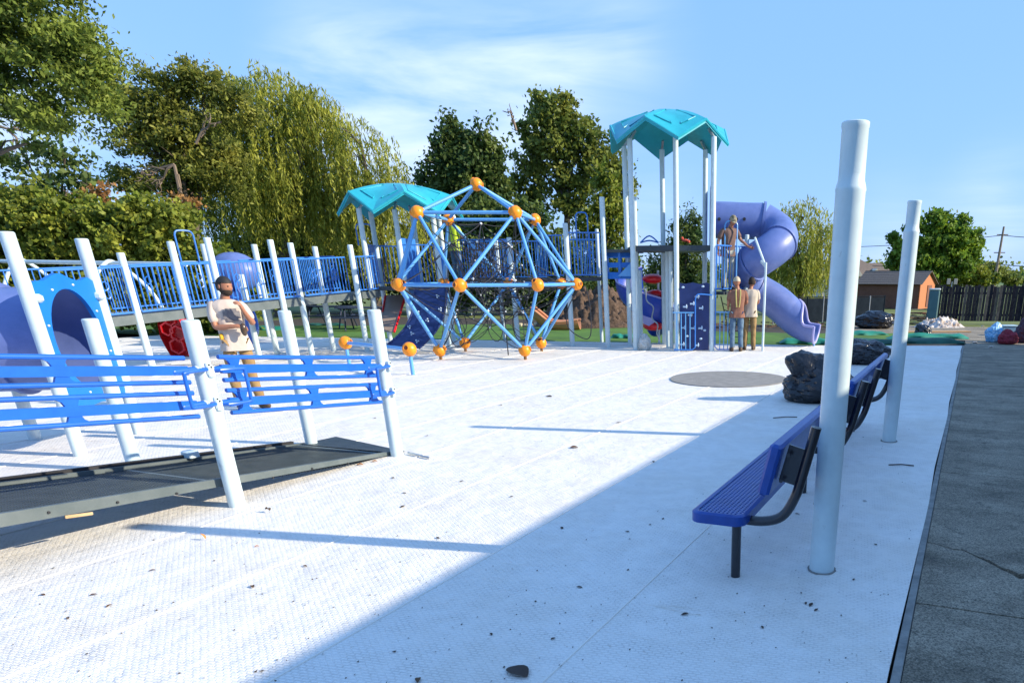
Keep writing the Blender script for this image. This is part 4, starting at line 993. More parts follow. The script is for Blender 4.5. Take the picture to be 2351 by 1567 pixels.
for s_ in (0, 1):
    a = sL-e_*.15+n_*(-.18 if s_ == 0 else Wd+.18)+V(0, 0, ze+.0); c_ = a+e_*(Lw+.32); rt = sL-e_*.15+n_*Wd/2+V(0, 0, zr+.12); rt2 = rt+e_*(Lw+.32)
    rows = 7
    for r_ in range(rows):
        p0 = a.lerp(rt, r_/rows); p1 = a.lerp(rt, (r_+1)/rows+.03); p2 = c_.lerp(rt2, (r_+1)/rows+.03); p3 = c_.lerp(rt2, r_/rows); u_ = V(0, 0, .035)
        MB().add([p0+u_, p3+u_, p2+u_*.4, p1+u_*.4, p0, p3, p2-u_*.3, p1-u_*.3], [(0, 1, 2, 3) if s_ == 0 else (3, 2, 1, 0), (4, 7, 6, 5), (0, 4, 5, 1), (3, 2, 6, 7), (0, 3, 7, 4), (1, 5, 6, 2)]).obj('roof_course', roof_m, sh, smooth=False)
def house(px0, px1, ytop, yeave, d, label):
    a = cf(px0, yeave, d); c_ = cf(px1, yeave, d); h = thing('house', label, 'house', (a.x, a.y, -.2), group='tan roofed houses beyond the shed')
    e_ = (V(c_.x, c_.y, 0)-V(a.x, a.y, 0)); Lh = e_.length; e_.normalize(); n_ = V(-e_.y, e_.x, 0); ze_ = a.z; zt = cf((px0+px1)/2, ytop, d).z; dp = 8
    A = V(a.x, a.y, -.3); MB().prism([(p.x, p.y) for p in (A, A+e_*Lh, A+e_*Lh+n_*dp, A+n_*dp)], -.3, ze_).obj('wall', cream_m, h, smooth=False)
    o_ = .5; b0 = [A-e_*o_-n_*o_, A+e_*(Lh+o_)-n_*o_, A+e_*(Lh+o_)+n_*(dp+o_), A-e_*o_+n_*(dp+o_)]; b0 = [V(p.x, p.y, ze_-.05) for p in b0]
    r0 = V(*(A+e_*Lh*.3+n_*dp/2).xy, zt); r1 = V(*(A+e_*Lh*.7+n_*dp/2).xy, zt)
    MB().add(b0+[r0, r1], [(0, 1, 5, 4), (1, 2, 5), (2, 3, 4, 5), (3, 0, 4), (3, 2, 1, 0)]).obj('roof', roof2_m, h, smooth=False)
    for t_ in (.18, .55, .85):
        g0 = A+e_*Lh*t_-n_*.5; g0.z = ze_-.1; w2 = Lh*.09; hh = (zt-ze_)*.45
        MB().add([g0-e_*w2, g0+e_*w2, g0+V(0, 0, hh), g0-e_*w2+n_*1.5, g0+e_*w2+n_*1.5, g0+n_*1.9+V(0, 0, hh)], [(0, 1, 2), (5, 4, 3), (0, 2, 5, 3), (1, 4, 5, 2)]).obj('dormer', cream_m, h, smooth=False)
        MB().box(g0-n_*.45*0+V(0, 0, -1.0)+n_*.46, (.9, .06, 1.1), rz=math.atan2(e_.y, e_.x)).obj('window', glass_m, h, smooth=False)
    return h
house(1890, 2030, 590, 632, 72, 'tan roofed house showing just above the left half of the shed')
house(1985, 2060, 602, 636, 88, 'second smaller tan roof behind the first house near the round tree')
# picket / board fence at the right
fA, fB = G(2148, 737), G(2351, 738); fe = (fB-fA).normalized(); fn = V(-fe.y, fe.x, 0)
fen = thing('board_fence', 'dark weathered vertical board fence at the far end of the walk', 'fence', fA)
for z_ in (.25, 1.1): MB().beam(fA+fn*.05+V(0, 0, z_), fA+fe*11+fn*.05+V(0, 0, z_), .04, .09).obj('stringer', wood_m, fen, smooth=False)
wvar = [wood_m, mat('weathered_fence_wood_pale', (.06, .05, .045), .8, (.12, .10, .085), 6, .5, 40), mat('weathered_fence_wood_dark', (.013, .013, .022), .9, (.026, .026, .034), 6, .5, 40, spec=.08)]
for k in range(86):
    x = .06+k*.128; h = 1.38+.03*math.sin(k*1.7)+random.uniform(-.025, .02); p = fA+fe*x-fn*(.012 if k % 2 else 0)
    MB().box(p+V(0, 0, h/2+.01), (.118 if k % 7 else .10, .018, h), rz=math.atan2(fe.y, fe.x)+random.uniform(-.05, .05)).obj('board', random.choice([wood_m, wvar[2], wvar[2], wood_m, wvar[1]]), fen, smooth=False)
# dark panel fence behind the slide exit
gA, gB = G(1832, 742), G(1950, 738); ge = (gB-gA).normalized()
df = thing('screen_fence', 'low dark screened fence under the right-hand willow', 'fence', gA)
screen_m = mat('dark_screen_cloth', (.008, .014, .022), .9, (.014, .022, .032), 4, .2, 30, spec=.08)
gl = (gB-gA).length+3
for k in range(8):
    p = gA-ge*1.2+ge*(k*gl/7.); MB().tube([p, p+V(0, 0, 1.0)], .03, 8).obj('post', metal_m if k % 3 == 0 else screen_m, df)
    if k < 7: MB().beam(p+V(0, 0, .48), p+ge*gl/7.+V(0, 0, .48), .02, .9).obj('panel', screen_m, df, smooth=False)
MB().tube([gA-ge*1.2+V(0, 0, .97), gA+ge*(gl-1.2)+V(0, 0, .97)], .02, 8).obj('top_rail', screen_m, df)
# wheeled bin
wb = thing('wheeled_bin', 'grey wheeled rubbish bin beside the shed and the near post', 'bin', G(1968, 733)); wbc = G(1968, 733)
bin_m = mat('grey_bin_plastic', (.14, .145, .15), .5, (.18, .18, .185), 6)
b = MB(); vs = []
for z_, h_ in ((0.05, .22), (.80, .31)): vs += [wbc+V(x, y, z_) for x, y in ((-h_, -h_), (h_, -h_), (h_, h_), (-h_, h_))]
b.add(vs, [(3, 2, 1, 0), (4, 5, 6, 7), (0, 1, 5, 4), (1, 2, 6, 5), (2, 3, 7, 6), (3, 0, 4, 7)]).obj('body', bin_m, wb, smooth=False)
MB().box(wbc+V(0, 0, .84), (.70, .72, .06), bev=.02).obj('lid', bin_m, wb)
for k in (-.2, 0, .2): MB().beam(wbc+V(k, -.235, .08), wbc+V(k*1.3, -.315, .76), .03, .02, up=(0, 1, 0)).obj('rib', bin_m, wb, smooth=False)
# teal cabinet at the fence end
tb = G(2140, 738); cab = thing('utility_cabinet', 'muted teal upright cabinet standing at the left end of the board fence', 'cabinet', tb)
cab_m = mat('teal_cabinet_paint', (.05, .13, .15), .5, (.07, .16, .18), 3)
MB().box(tb+V(-.05, .25, .62), (.42, .42, 1.2), bev=.03).obj('body', cab_m, cab); MB().box(tb+V(-.05, .25, 1.25), (.46, .46, .08), bev=.03).obj('lid', mat('pale_cabinet_lid', (.5, .55, .56), .5), cab)
MB().box(tb+V(-.05, .03, .62), (.34, .012, 1.0)).obj('door', cab_m, cab, smooth=False)
# small twin sign behind the fence
sg = cf(2185, 660, 37); sgn = thing('twin_sign', 'pair of small blank grey boards rising above the fence', 'sign', (sg.x, sg.y, 0))
for px in (2178, 2194):
    p = cf(px, 646, 37); MB().box(p, (.17, .03, .26), rz=YAW, bev=.01).obj('board', mat('grey_sign_back', (.26, .26, .24), .7), sgn)
p = cf(2186, 646, 37.05); MB().tube([(p.x, p.y, 0), p], .025, 8).obj('post', metal_m, sgn)
# utility pole and wires
pl0 = cf(2281, 660, 70); pl1 = cf(2305, 520, 70); up_ = thing('utility_pole', 'leaning wooden utility pole far behind the board fence', 'pole', (pl0.x, pl0.y, 0))
pole_m = mat('pole_wood', (.20, .16, .12), .9, (.28, .23, .18), 5, .3, 20)
d_ = (pl1-pl0).normalized(); MB().tube([pl0-d_*(pl0.z+.3)/d_.z, pl0, pl1], [.17, .15, .09], 10).obj('shaft', pole_m, up_)
for f_ in (.13, .42): c_ = pl1-d_*(pl1-pl0).length*f_; MB().beam(c_-vr*.5, c_+vr*.5, .08, .08).obj('crossarm', pole_m, up_); MB().sphere(c_+V(0, 0, .08), .08, 8, 6).obj('insulator', metal_m, up_)
for (ya, yl, yr) in ((540, 562, 535), (606, 586, 604)):
    m_ = cf(2301 if ya == 540 else 2291, ya, 70); a = cf(1700, yl, 95); c_ = cf(2700, yr, 48)
    b = MB(); pts = [a.lerp(m_, t)+V(0, 0, -1.2*4*t*(1-t)*.5) for t in np.linspace(0, 1, 14)]+[m_.lerp(c_, t)+V(0, 0, -.6*4*t*(1-t)*.5) for t in np.linspace(0, 1, 10)][1:]
    b.tube(pts, .028, 5); tag(b.obj('power_line', black_m, smooth=True), 'upper power line strung over the fence from the pole' if ya == 540 else 'lower power line strung over the fence from the pole', 'wire')

# ================================================================== MULCH PILE, LOGS, ORANGE SLIDE, TURF ROLLS, JUNK
from mathutils import noise as mn
mc = G(1345, 752); mc = V(mc.x, mc.y+.9, 0)
def mound(name, c_, rx, ry, h, m, seed, rough=.16, res=60):
    vs = []; fs = []
    for i in range(res+1):
        for j in range(res+1):
            x, y = -1+2*i/res, -1+2*j/res; r = math.hypot(x, y); z = h*max(0, 1-r**1.6) if r < 1 else 0
            nv = mn.fractal(V(x*3+seed, y*3, seed), .8, 2.2, 5); z *= 1+.45*nv; z += rough*mn.noise(V(x*14, y*14, seed))*(1 if r < 1 else 0)*min(1, (1-r)*4 if r < 1 else 0)
            p = vr*(x*rx)+vf*(y*ry); vs.append(V(c_.x+p.x, c_.y+p.y, c_.z+z-.06))
    for i in range(res):
        for j in range(res): k = i*(res+1)+j; fs.append((k, k+res+1, k+res+2, k+1))
    return MB().add(vs, fs).obj(name, m, loc=(c_.x, c_.y, 0), ang=180)
mo = mound('mulch_pile', mc, 2.5, 1.6, 1.35, mulch_m, 3.1, .28, 84); mo['kind'] = 'stuff'
lg = thing('stone_edging', 'row of pale yellowish edging blocks at the foot of the brown mulch pile', 'edging', G(1330, 752))
stone_m = mat('pale_sandstone', (.46, .34, .19), .85, (.60, .50, .34), 8, .5, 25)
for k in range(22):
    px = 1195+k*12.5; p = G(px, 750+2*math.sin(k)); MB().box(p+V(0, 0, .07), (random.uniform(.13, .24), .16, random.uniform(.10, .16)), rz=YAW+random.uniform(-.2, .2), bev=.025).obj('block', stone_m, lg)
osl = thing('fallen_slide', 'faded orange slide section lying on the grass behind the dome', 'slide', G(1262, 750))
osl_m = mat('faded_orange_plastic', (.52, .22, .10), .55, (.60, .28, .15), 5)
pp = [cf(x, y, 26.4) for x, y in ((1222, 708), (1240, 722), (1262, 738), (1290, 742), (1330, 738))]
ringpath(MB(), smooth_path(pp, 4), .32, 14, .03, sc=.8, a0=180, a1=360).obj('chute', osl_m, osl)
for s_ in (-.35, .35): MB().tube([p+vf*s_+V(0, 0, .06) for p in smooth_path(pp, 4)], .04, 8).obj('side_lip', osl_m, osl)
# turf rolls and folds along the far edge
def fold(px0, px1, py0, py1, h, m, label, seed, dep=.9):
    a = G(px0, py0); c_ = G(px1, py1); n = 26; vs = []; fs = []; d_ = (c_-a); e_ = d_.normalized(); q = V(-e_.y, e_.x, 0)
    for i in range(n+1):
        t = i/n; p = a+d_*t; hh = h*(.85+.10*math.sin(t*9+seed)+.06*math.sin(t*23+seed)); edge_ = min(1, t*8, (1-t)*8+.35)
        for k in range(8): al = math.pi*k/7; vs.append(p+q*(dep/2-dep/2*math.cos(al)+.05*math.sin(t*14+k+seed))+V(0, 0, .006+hh*edge_*max(0, math.sin(al))**.8))
    for i in range(n):
        for k in range(7): s_ = i*8+k; fs.append((s_, s_+8, s_+9, s_+1))
    fs += [tuple(range(8)), tuple(reversed(range(n*8, n*8+8)))]
    return tag(MB().add(vs, fs).obj('turf_roll', m, loc=a, ang=60), label, 'turf roll', 'rolled green turf at the far edge')
fold(1905, 2218, 790, 790, .15, tarp2_m, 'dark green turf roll nearest the white surface at the right', 1.0, .7)
fold(1790, 1905, 789, 790, .16, tarp_m, 'bright green turf fold beyond the tube slide exit', 2.3, .7)
fold(2040, 2225, 779, 778, .17, tarp_m, 'teal green turf roll behind the dark roll beside the small black bag', 4.1, .5)
fold(1930, 2040, 772, 770, .15, tarp_m, 'teal turf roll in front of the dark bag beyond the near post', 3.1, .6)
fold(1400, 1455, 776, 776, .12, tarp_m, 'small green turf scrap on the grass left of the tall tower', 5.2, .4)
fold(585, 645, 757, 758, .14, tarp_m, 'green turf scrap lying right of the standing worker in beige shirt', 6.2, .5)
fold(700, 780, 748, 748, .10, tarp2_m, 'dark turf strip before the picnic table', 7.2, .5)

def bag(name, c_, sx, sy, sz, m, label, seed, ears=(), cat='rubbish bag', group=None, amp=.17):
    b = MB(); n, mm_ = 72, 44; vs = []; fs = []
    for i in range(mm_+1):
        th = math.pi*i/mm_
        for k in range(n):
            a = 2*math.pi*k/n; d_ = V(math.sin(th)*math.cos(a), math.sin(th)*math.sin(a), math.cos(th))
            r = 1+amp*mn.fractal(d_*1.6+V(seed, 0, 0), .9, 2., 3)
            rid = 1-abs(mn.noise(d_*4.2+V(seed*2, mn.noise(d_*2+V(seed, 0, 0))*2, 1)))*2; r += amp*.32*rid
            rid = 1-abs(mn.noise(d_*9+V(seed*3, 0, 5)))*2; r += amp*.22*rid; rid = 1-abs(mn.noise(d_*19+V(seed*3, 3, 5)))*2; r += amp*.10*rid
            for ed, el, ew in ears:
                cs = d_.dot(V(*ed).normalized()); q_ = max(0, (cs-ew)/(1-ew)); r += el*.72*q_**1.5*(.92+.22*mn.noise(d_*9+V(seed, 2, 1))+.10*mn.noise(d_*19))
            p = V(d_.x*r*sx, d_.y*r*sy, d_.z*r*sz)
            pp_ = vr*p.x+vf*p.y; z = max(p.z, -sz*.72); vs.append(V(c_.x+pp_.x, c_.y+pp_.y, c_.z+z+sz*.72))
    for i in range(mm_):
        for k in range(n): k2 = (k+1) % n; fs.append((i*n+k, (i+1)*n+k, (i+1)*n+k2, i*n+k2))
    return tag(b.add(vs, fs).obj(name, m, loc=c_, ang=24), label, cat, group)
gb = 'black rubbish bags'
bag('rubbish_bag', V(-2.0, 11.0, 0), .50, .42, .30, bag_m, 'big black rubbish bag with a floppy neck behind the near bench', 1.3, (((-.62, -.1, 1.0), 1.15, .90), ((.1, 0, 1), .75, .80), ((-1, 0, -.1), .2, .7)), group=gb)
bag('rubbish_bag', V(-2.15, 16.3, 0), .52, .40, .28, bag_m, 'black rubbish bag with one pointed corner between the two white posts', 4.7, (((1, 0, .15), .5, .85),), group=gb)
bag('rubbish_bag', V(-3.3, 28.0, 0), .62, .5, .33, bag_m, 'long black bag on the grass in front of the shed', 7.7, (((-1, 0, .1), .3, .8),), group=gb)
bag('rubbish_bag', G(2118, 775), .24, .24, .22, bag_m, 'small black bag sitting on the teal turf roll', 9.1, (((-.6, 0, .6), .3, .8),), group=gb)
bag('clear_bag', G(1480, 803), .16, .16, .2, clear_m, 'crumpled clear plastic bag at the foot of the tall tower', 2.2, (((0, 0, 1), .5, .8),), 'plastic bag')
bag('light_blue_bag', G(2280, 784), .24, .22, .26, mat('light_blue_film', (.14, .40, .68), .4, (.4, .62, .8), 14, .6, 20, mixpos=(.45, .6)), 'light blue patterned plastic bag on the walk', 3.3, (((.3, 0, 1), .3, .8),), 'plastic bag')
bag('red_bag', G(2312, 789), .26, .24, .19, mat('dark_red_cloth', (.28, .02, .04), .8, (.20, .015, .03), 6, .4, 20), 'dark red cloth bundle on the walk beside the light blue bag', 5.9, (((-.2, 0, 1), .4, .8),), 'bundle')
bag('dark_bundle', G(2352, 786), .28, .3, .36, mat('dark_purple_cloth', (.03, .02, .045), .7, (.09, .03, .04), 5, .5, 20), 'dark purple bundle at the right edge behind the red one', 8.2, (((0, 0, 1), .2, .7),), 'bundle')
bx = G(2312, 770); t = thing('plastic_crate', 'grey blue plastic crate standing behind the light blue bag', 'crate', bx)
MB().box(bx+V(0, .2, .14), (.46, .32, .26), rz=YAW, bev=.02).obj('tub', mat('greyblue_plastic', (.16, .30, .42), .5), t); MB().box(bx+V(0, .2, .29), (.50, .36, .04), rz=YAW, bev=.015).obj('lid', mat('pale_blue_plastic', (.4, .55, .62), .5), t)
# litter crumbs on the walk
for k, (px, py, lab) in enumerate(((2238, 787, 'small white scrap of paper on the walk left of the light blue bag'), (2275, 797, 'flat white scrap of paper in front of the light blue bag'), (2256, 749, 'white paper cup lying near the grass by the board fence'))):
    g = G(px, py); MB().box(g+V(0, 0, .015), (.12, .08, .03), rz=k, bev=.008).obj('paper_scrap', sheet_m, loc=g); tag(bpy.context.scene.objects[-1] if False else C.objects[-1], lab, 'paper')
# debris heap of cardboard and sheeting
dh = G(2155, 752)
tag(mound('debris_heap', V(dh.x, dh.y+.5, 0), 1.05, .6, .34, sheet_m, 8.8, .16, 44), 'heap of white sheeting by the board fence', 'heap')
for k, (px, py, w_, h_, rz, ty, lab) in enumerate(((2165, 746, .9, .30, .1, 35, 'large brown cardboard sheet leaning on the white heap'), (2180, 736, .6, .22, -.3, 20, 'smaller brown cardboard piece on top of the heap'))):
    p = cf(px, py, 30.2-k*.1); MB().box(p, (w_, .03, h_), M=(Matrix.Rotation(YAW+rz, 3, 'Z') @ Matrix.Rotation(R_(ty*.5), 3, 'Y') @ Matrix.Rotation(R_(-ty), 3, 'X'))).obj('cardboard', card_m, loc=p, smooth=False); tag(C.objects[-1], lab, 'cardboard')
pk = thing('plank_stack', 'loose stack of sawn boards left of the white debris heap', 'planks', G(2105, 748))
for k in range(9):
    p = cf(2104+random.uniform(-8, 8), 742-(k//2)*8, 32+random.uniform(-.3, .3)); MB().box(p, (random.uniform(.9, 1.5), .12, .045), rz=YAW+random.uniform(-.25, .25)).obj('plank', board_m if k % 3 else brown_m, pk, smooth=False)
cb = G(2150, 762); MB().box(cb+V(0, 0, .02), (2.2, .5, .03), rz=YAW+.05).obj('flat_cardboard', card_m, loc=cb, smooth=False); tag(C.objects[-1], 'long flat cardboard strip on the ground before the white heap', 'cardboard')
# loose timber / brush line on the grass
br_ = MB()
for k in range(240):
    p = G(random.uniform(1965, 2140), random.uniform(722, 738)); br_.box(p+V(0, 0, random.uniform(.0, .12)), (random.uniform(.1, .5), .04, .03), rz=random.uniform(0, 3))
br_.obj('brush_litter', mulch_m, smooth=False, kind='stuff')
br_ = MB()
for k in range(260):
    p = G(random.uniform(1180, 1930), random.uniform(740, 753)); br_.box(p+V(0, 0, random.uniform(0, .06)), (random.uniform(.05, .35), .05, .04), rz=random.uniform(0, 3))
br_.obj('bark_litter', mulch_m, smooth=False, kind='stuff')
# picnic table
def picnic(px, py, label, rz=0.):
    g = G(px, py); t = thing('picnic_table', label, 'picnic table', g, group='dark picnic tables on the grass')
    M0 = Matrix.Rotation(YAW+rz, 3, 'Z'); pm = mat('dark_picnic_coating', (.02, .03, .06), .5)
    P_ = lambda x, y, z: g+M0 @ V(x, y, z)
    for k in range(4): MB().box(P_(0, -.27+.18*k, .74), (1.8, .16, .04), M=M0).obj('table_board', pm, t, smooth=False)
    for s_ in (-.7, .7):
        MB().box(P_(0, s_, .44), (1.8, .26, .04), M=M0).obj('seat', pm, t, smooth=False)
    for x in (-.6, .6):
        MB().tube([P_(x, -.7, .42), P_(x, .7, .42)], .025, 8).obj('crossbar', pm, t)
        for s_ in (-1, 1): MB().tube([P_(x, s_*.25, .72), P_(x, s_*.62, 0)], .025, 8).obj('leg', pm, t)
picnic(845, 757, 'dark picnic table behind the white posts left of the lower tower', .2); picnic(765, 752, 'dark picnic table partly hidden by the ramp posts', -.1)

# ================================================================== TREES
def mesh_quads(name, Q, m, parent=None, kind=None, loc=None, label=None, cat=None, smooth=False):
    n = len(Q); me = bpy.data.meshes.new(name); off = np.array(world_loc(parent) if parent is not None else (loc or (0, 0, 0)), dtype=np.float32)
    me.vertices.add(4*n); me.vertices.foreach_set('co', (Q.reshape(-1, 3)-off).astype(np.float32).ravel())
    me.loops.add(4*n); me.loops.foreach_set('vertex_index', np.arange(4*n, dtype=np.int32))
    me.polygons.add(n); me.polygons.foreach_set('loop_start', np.arange(0, 4*n, 4, dtype=np.int32)); me.polygons.foreach_set('loop_total', np.full(n, 4, dtype=np.int32))
    me.materials.append(m); me.update(calc_edges=True)
    o = bpy.data.objects.new(name, me); C.objects.link(o)
    if parent is not None: o.parent = parent
    else: o.location = off
    if kind: o['kind'] = kind
    return o
def leaves(cen, size, aspect=.6, down=0.):
    n = len(cen); d = rng.normal(size=(n, 3)); d[:, 2] -= down; d /= np.linalg.norm(d, axis=1)[:, None]
    e = rng.normal(size=(n, 3)); s = np.cross(d, e); s /= np.linalg.norm(s, axis=1)[:, None]+1e-9
    L_ = (size*rng.uniform(.65, 1.3, n))[:, None]; w_ = L_*aspect
    return np.stack([cen-d*L_/2, cen+s*w_/2-d*L_*.05, cen+d*L_/2, cen-s*w_/2-d*L_*.05], axis=1)
vrn, vfn = np.array(vr), np.array(vf)
def blob_world(px, py, d, rx, ry):
    c_ = np.array(cf(px, py, d)); k = ppm(d)
    return c_, rx/k, ry/k
def crown_points(blobs, d, dens, clump=.38, per=46, flat=.7, deep=.8, shell=.45):
    out = []
    for bl_ in blobs:
        px, py, rx, ry = bl_[:4]; dd = d+(bl_[4] if len(bl_) > 4 else 0)
        c_, wx, wz = blob_world(px, py, dd, rx, ry); n = max(6, int(dens*wx*wz))
        v = rng.normal(size=(n, 3)); v /= np.linalg.norm(v, axis=1)[:, None]; r = rng.uniform(shell, 1.0, n)**.8
        r *= 1+.12*np.sin(v[:, 0]*7+px)+.10*np.sin(v[:, 2]*9+py)
        cc = c_+np.outer(v[:, 0]*r*wx, vrn)+np.outer(v[:, 1]*r*wx*deep, vfn); cc[:, 2] += v[:, 2]*r*wz
        k = per; off = rng.normal(size=(n, k, 3))*np.array([1, 1, flat])*clump*rng.uniform(.5, 1.15, (n, 1, 1))*.55
        out.append((cc[:, None, :]+off).reshape(-1, 3))
    P_ = np.concatenate(out); return P_[P_[:, 2] > -.05]
def limbs(t, base, targets, r0, m=bark_m, bend=.3, name='trunk', split=.45):
    b = MB(); base = V(*base); cen = sum((V(*q) for q in targets), V(0, 0, 0))/len(targets)
    fork = base.lerp(V(cen.x, cen.y, max(1.2, cen.z*split)), .85); fork.z = max(1.0, cen.z*split)
    pts = smooth_path([base-V(0, 0, .2), base.lerp(fork, .5)+V(random.uniform(-bend, bend), random.uniform(-bend, bend), 0)*.5, fork], 5)
    b.tube(pts, list(np.linspace(r0, r0*.7, len(pts))), 10).obj(name, m, t)
    for q in targets:
        q = V(*q); b = MB(); mid = fork.lerp(q, .5)+V(random.uniform(-bend, bend), random.uniform(-bend, bend), random.uniform(0, bend))
        pts = smooth_path([fork-V(0, 0, .1), mid, q], 5); b.tube(pts, list(np.linspace(r0*.55, r0*.10, len(pts))), 8)
        for k in range(5):
            i = random.randrange(4, len(pts)-1); p = pts[i]; e = p+V(random.uniform(-1, 1), random.uniform(-1, 1), random.uniform(-.2, 1))*1.1
            b.tube([p, p.lerp(e, .5)+V(0, 0, .1), e], [r0*.16, r0*.1, r0*.03], 5)
        b.obj('limb', m, t)
def tree(name, label, cat, base, d, blobs, m, size, dens, r0=.2, targets=None, aspect=.6, clump=.38, per=46, flat=.7, group=None, down=.0, shell=.45, split=.45, deep=.8, m2=None):
    t = thing(name, label, cat, (base[0], base[1], 0), group=group)
    P_ = crown_points(blobs, d, dens, clump, per, flat, deep, shell)
    if m2 is not None:
        k = rng.random(len(P_)) < .0
    mesh_quads('crown', leaves(P_, size, aspect, down), m, t)
    if targets is None: targets = [tuple(cf(b_[0], b_[1], d)) for b_ in blobs[:5]]
    limbs(t, (base[0], base[1], 0), targets, r0, split=split); return t
gt = 'trees along the back of the playground'
def foot(px, d): p = cf(px, 700, d); return (p.x, p.y)
# big overhanging locust at the left
tree('locust_tree', 'tall feathery locust tree overhanging the upper left corner', 'tree', foot(-620, 17.5), 17.5,
     [(40, 30, 150, 90), (150, 90, 95, 80), (60, 150, 130, 80), (175, 190, 85, 60), (215, 135, 45, 40), (20, 250, 110, 60), (120, 270, 80, 40), (-120, 60, 170, 160), (-150, 260, 130, 120), (120, -90, 120, 80), (-50, -150, 200, 120), (225, 240, 50, 36)], leaf_locust, .115, 34, .20, aspect=.45, clump=.36, per=120, shell=.2, deep=1.0, split=.62, group=gt, flat=.5,
     targets=[tuple(cf(x, y, 17.5)) for x, y in ((-200, 60), (-150, 200), (60, 330), (-260, 150))])
tree('locust_tree', 'feathery locust tree left of the large willow', 'tree', foot(455, 31), 31,
     [(395, 215, 80, 50), (470, 195, 50, 42), (300, 250, 75, 55), (340, 330, 90, 50), (430, 300, 85, 70), (250, 215, 50, 30), (480, 380, 80, 70), (390, 420, 60, 40), (540, 250, 40, 50), (300, 410, 60, 30)], leaf_mid, .17, 34, .20, aspect=.42, clump=.45, per=90, shell=.2, group=gt, flat=.55)
# sparse background trees between the locusts (dark twiggy)
tree('scrub_tree', 'sparse dark tree with gaps under the locust crown at the left', 'tree', foot(60, 27), 27,
     [(60, 370, 80, 45), (150, 360, 60, 40), (30, 440, 80, 45), (200, 420, 60, 40), (110, 440, 50, 40)], leaf_dark, .20, 16, .14, clump=.5, per=36, shell=.2, group=gt)
tree('scrub_tree', 'small tree with rust coloured leaves above the left hedge', 'tree', foot(215, 26), 26,
     [(205, 470, 38, 26), (235, 450, 26, 22), (180, 500, 40, 22), (440, 470, 40, 22)], leaf_red, .17, 22, .10, clump=.35, per=30, shell=.1, group=gt)
hd = tree('hedge', 'dense overgrown green hedge behind the swing frame', 'hedge', foot(200, 25), 25,
     [(-60, 560, 130, 150), (40, 540, 95, 90), (130, 530, 100, 85), (220, 550, 95, 80), (310, 555, 90, 75), (390, 590, 80, 75), (470, 620, 70, 70), (-20, 660, 150, 80), (110, 670, 120, 80), (240, 680, 120, 75), (360, 690, 110, 70), (450, 700, 90, 60), (540, 690, 80, 60), (90, 470, 50, 40), (330, 490, 60, 40), (400, 520, 70, 50)], leaf_hedge, .165, 62, .10, clump=.34, per=44, shell=.55, aspect=.7)
# bare twigs
tw = thing('dead_branches', 'bare pale dead branches in the gap beside the willow', 'branches', foot(430, 30)+(0,))
b = MB()
def twig(p, q, r, lv):
    m_ = p.lerp(q, .5)+V(random.uniform(-.1, .1), random.uniform(-.1, .1), random.uniform(-.05, .12)); b.tube([p, m_, q], [r, r*.8, r*.45], 5)
    if lv > 0:
        for _ in range(4):
            s_ = p.lerp(q, random.uniform(.35, 1)); e = s_+(q-p)*random.uniform(.35, .6)+V(random.uniform(-.5, .5), random.uniform(-.3, .3), random.uniform(-.35, .35))*(q-p).length*.6; twig(s_, e, r*.55, lv-1)
for (x0, y0, x1, y1) in ((400, 378, 340, 408), (400, 378, 375, 410), (408, 400, 415, 455), (165, 500, 150, 455), (230, 520, 190, 440), (20, 300, 45, 340), (0, 290, 50, 300), (1185, 300, 1175, 270), (450, 330, 480, 290)):
    twig(cf(x0, y0, 29), cf(x1, y1, 29), .05, 2)
b.tube([cf(420, 470, 29), cf(405, 400, 29), cf(400, 378, 29)], [.07, .06, .05], 6)
b.obj('twig', mat('bare_twig', (.20, .15, .11), .9), tw, kind='stuff')
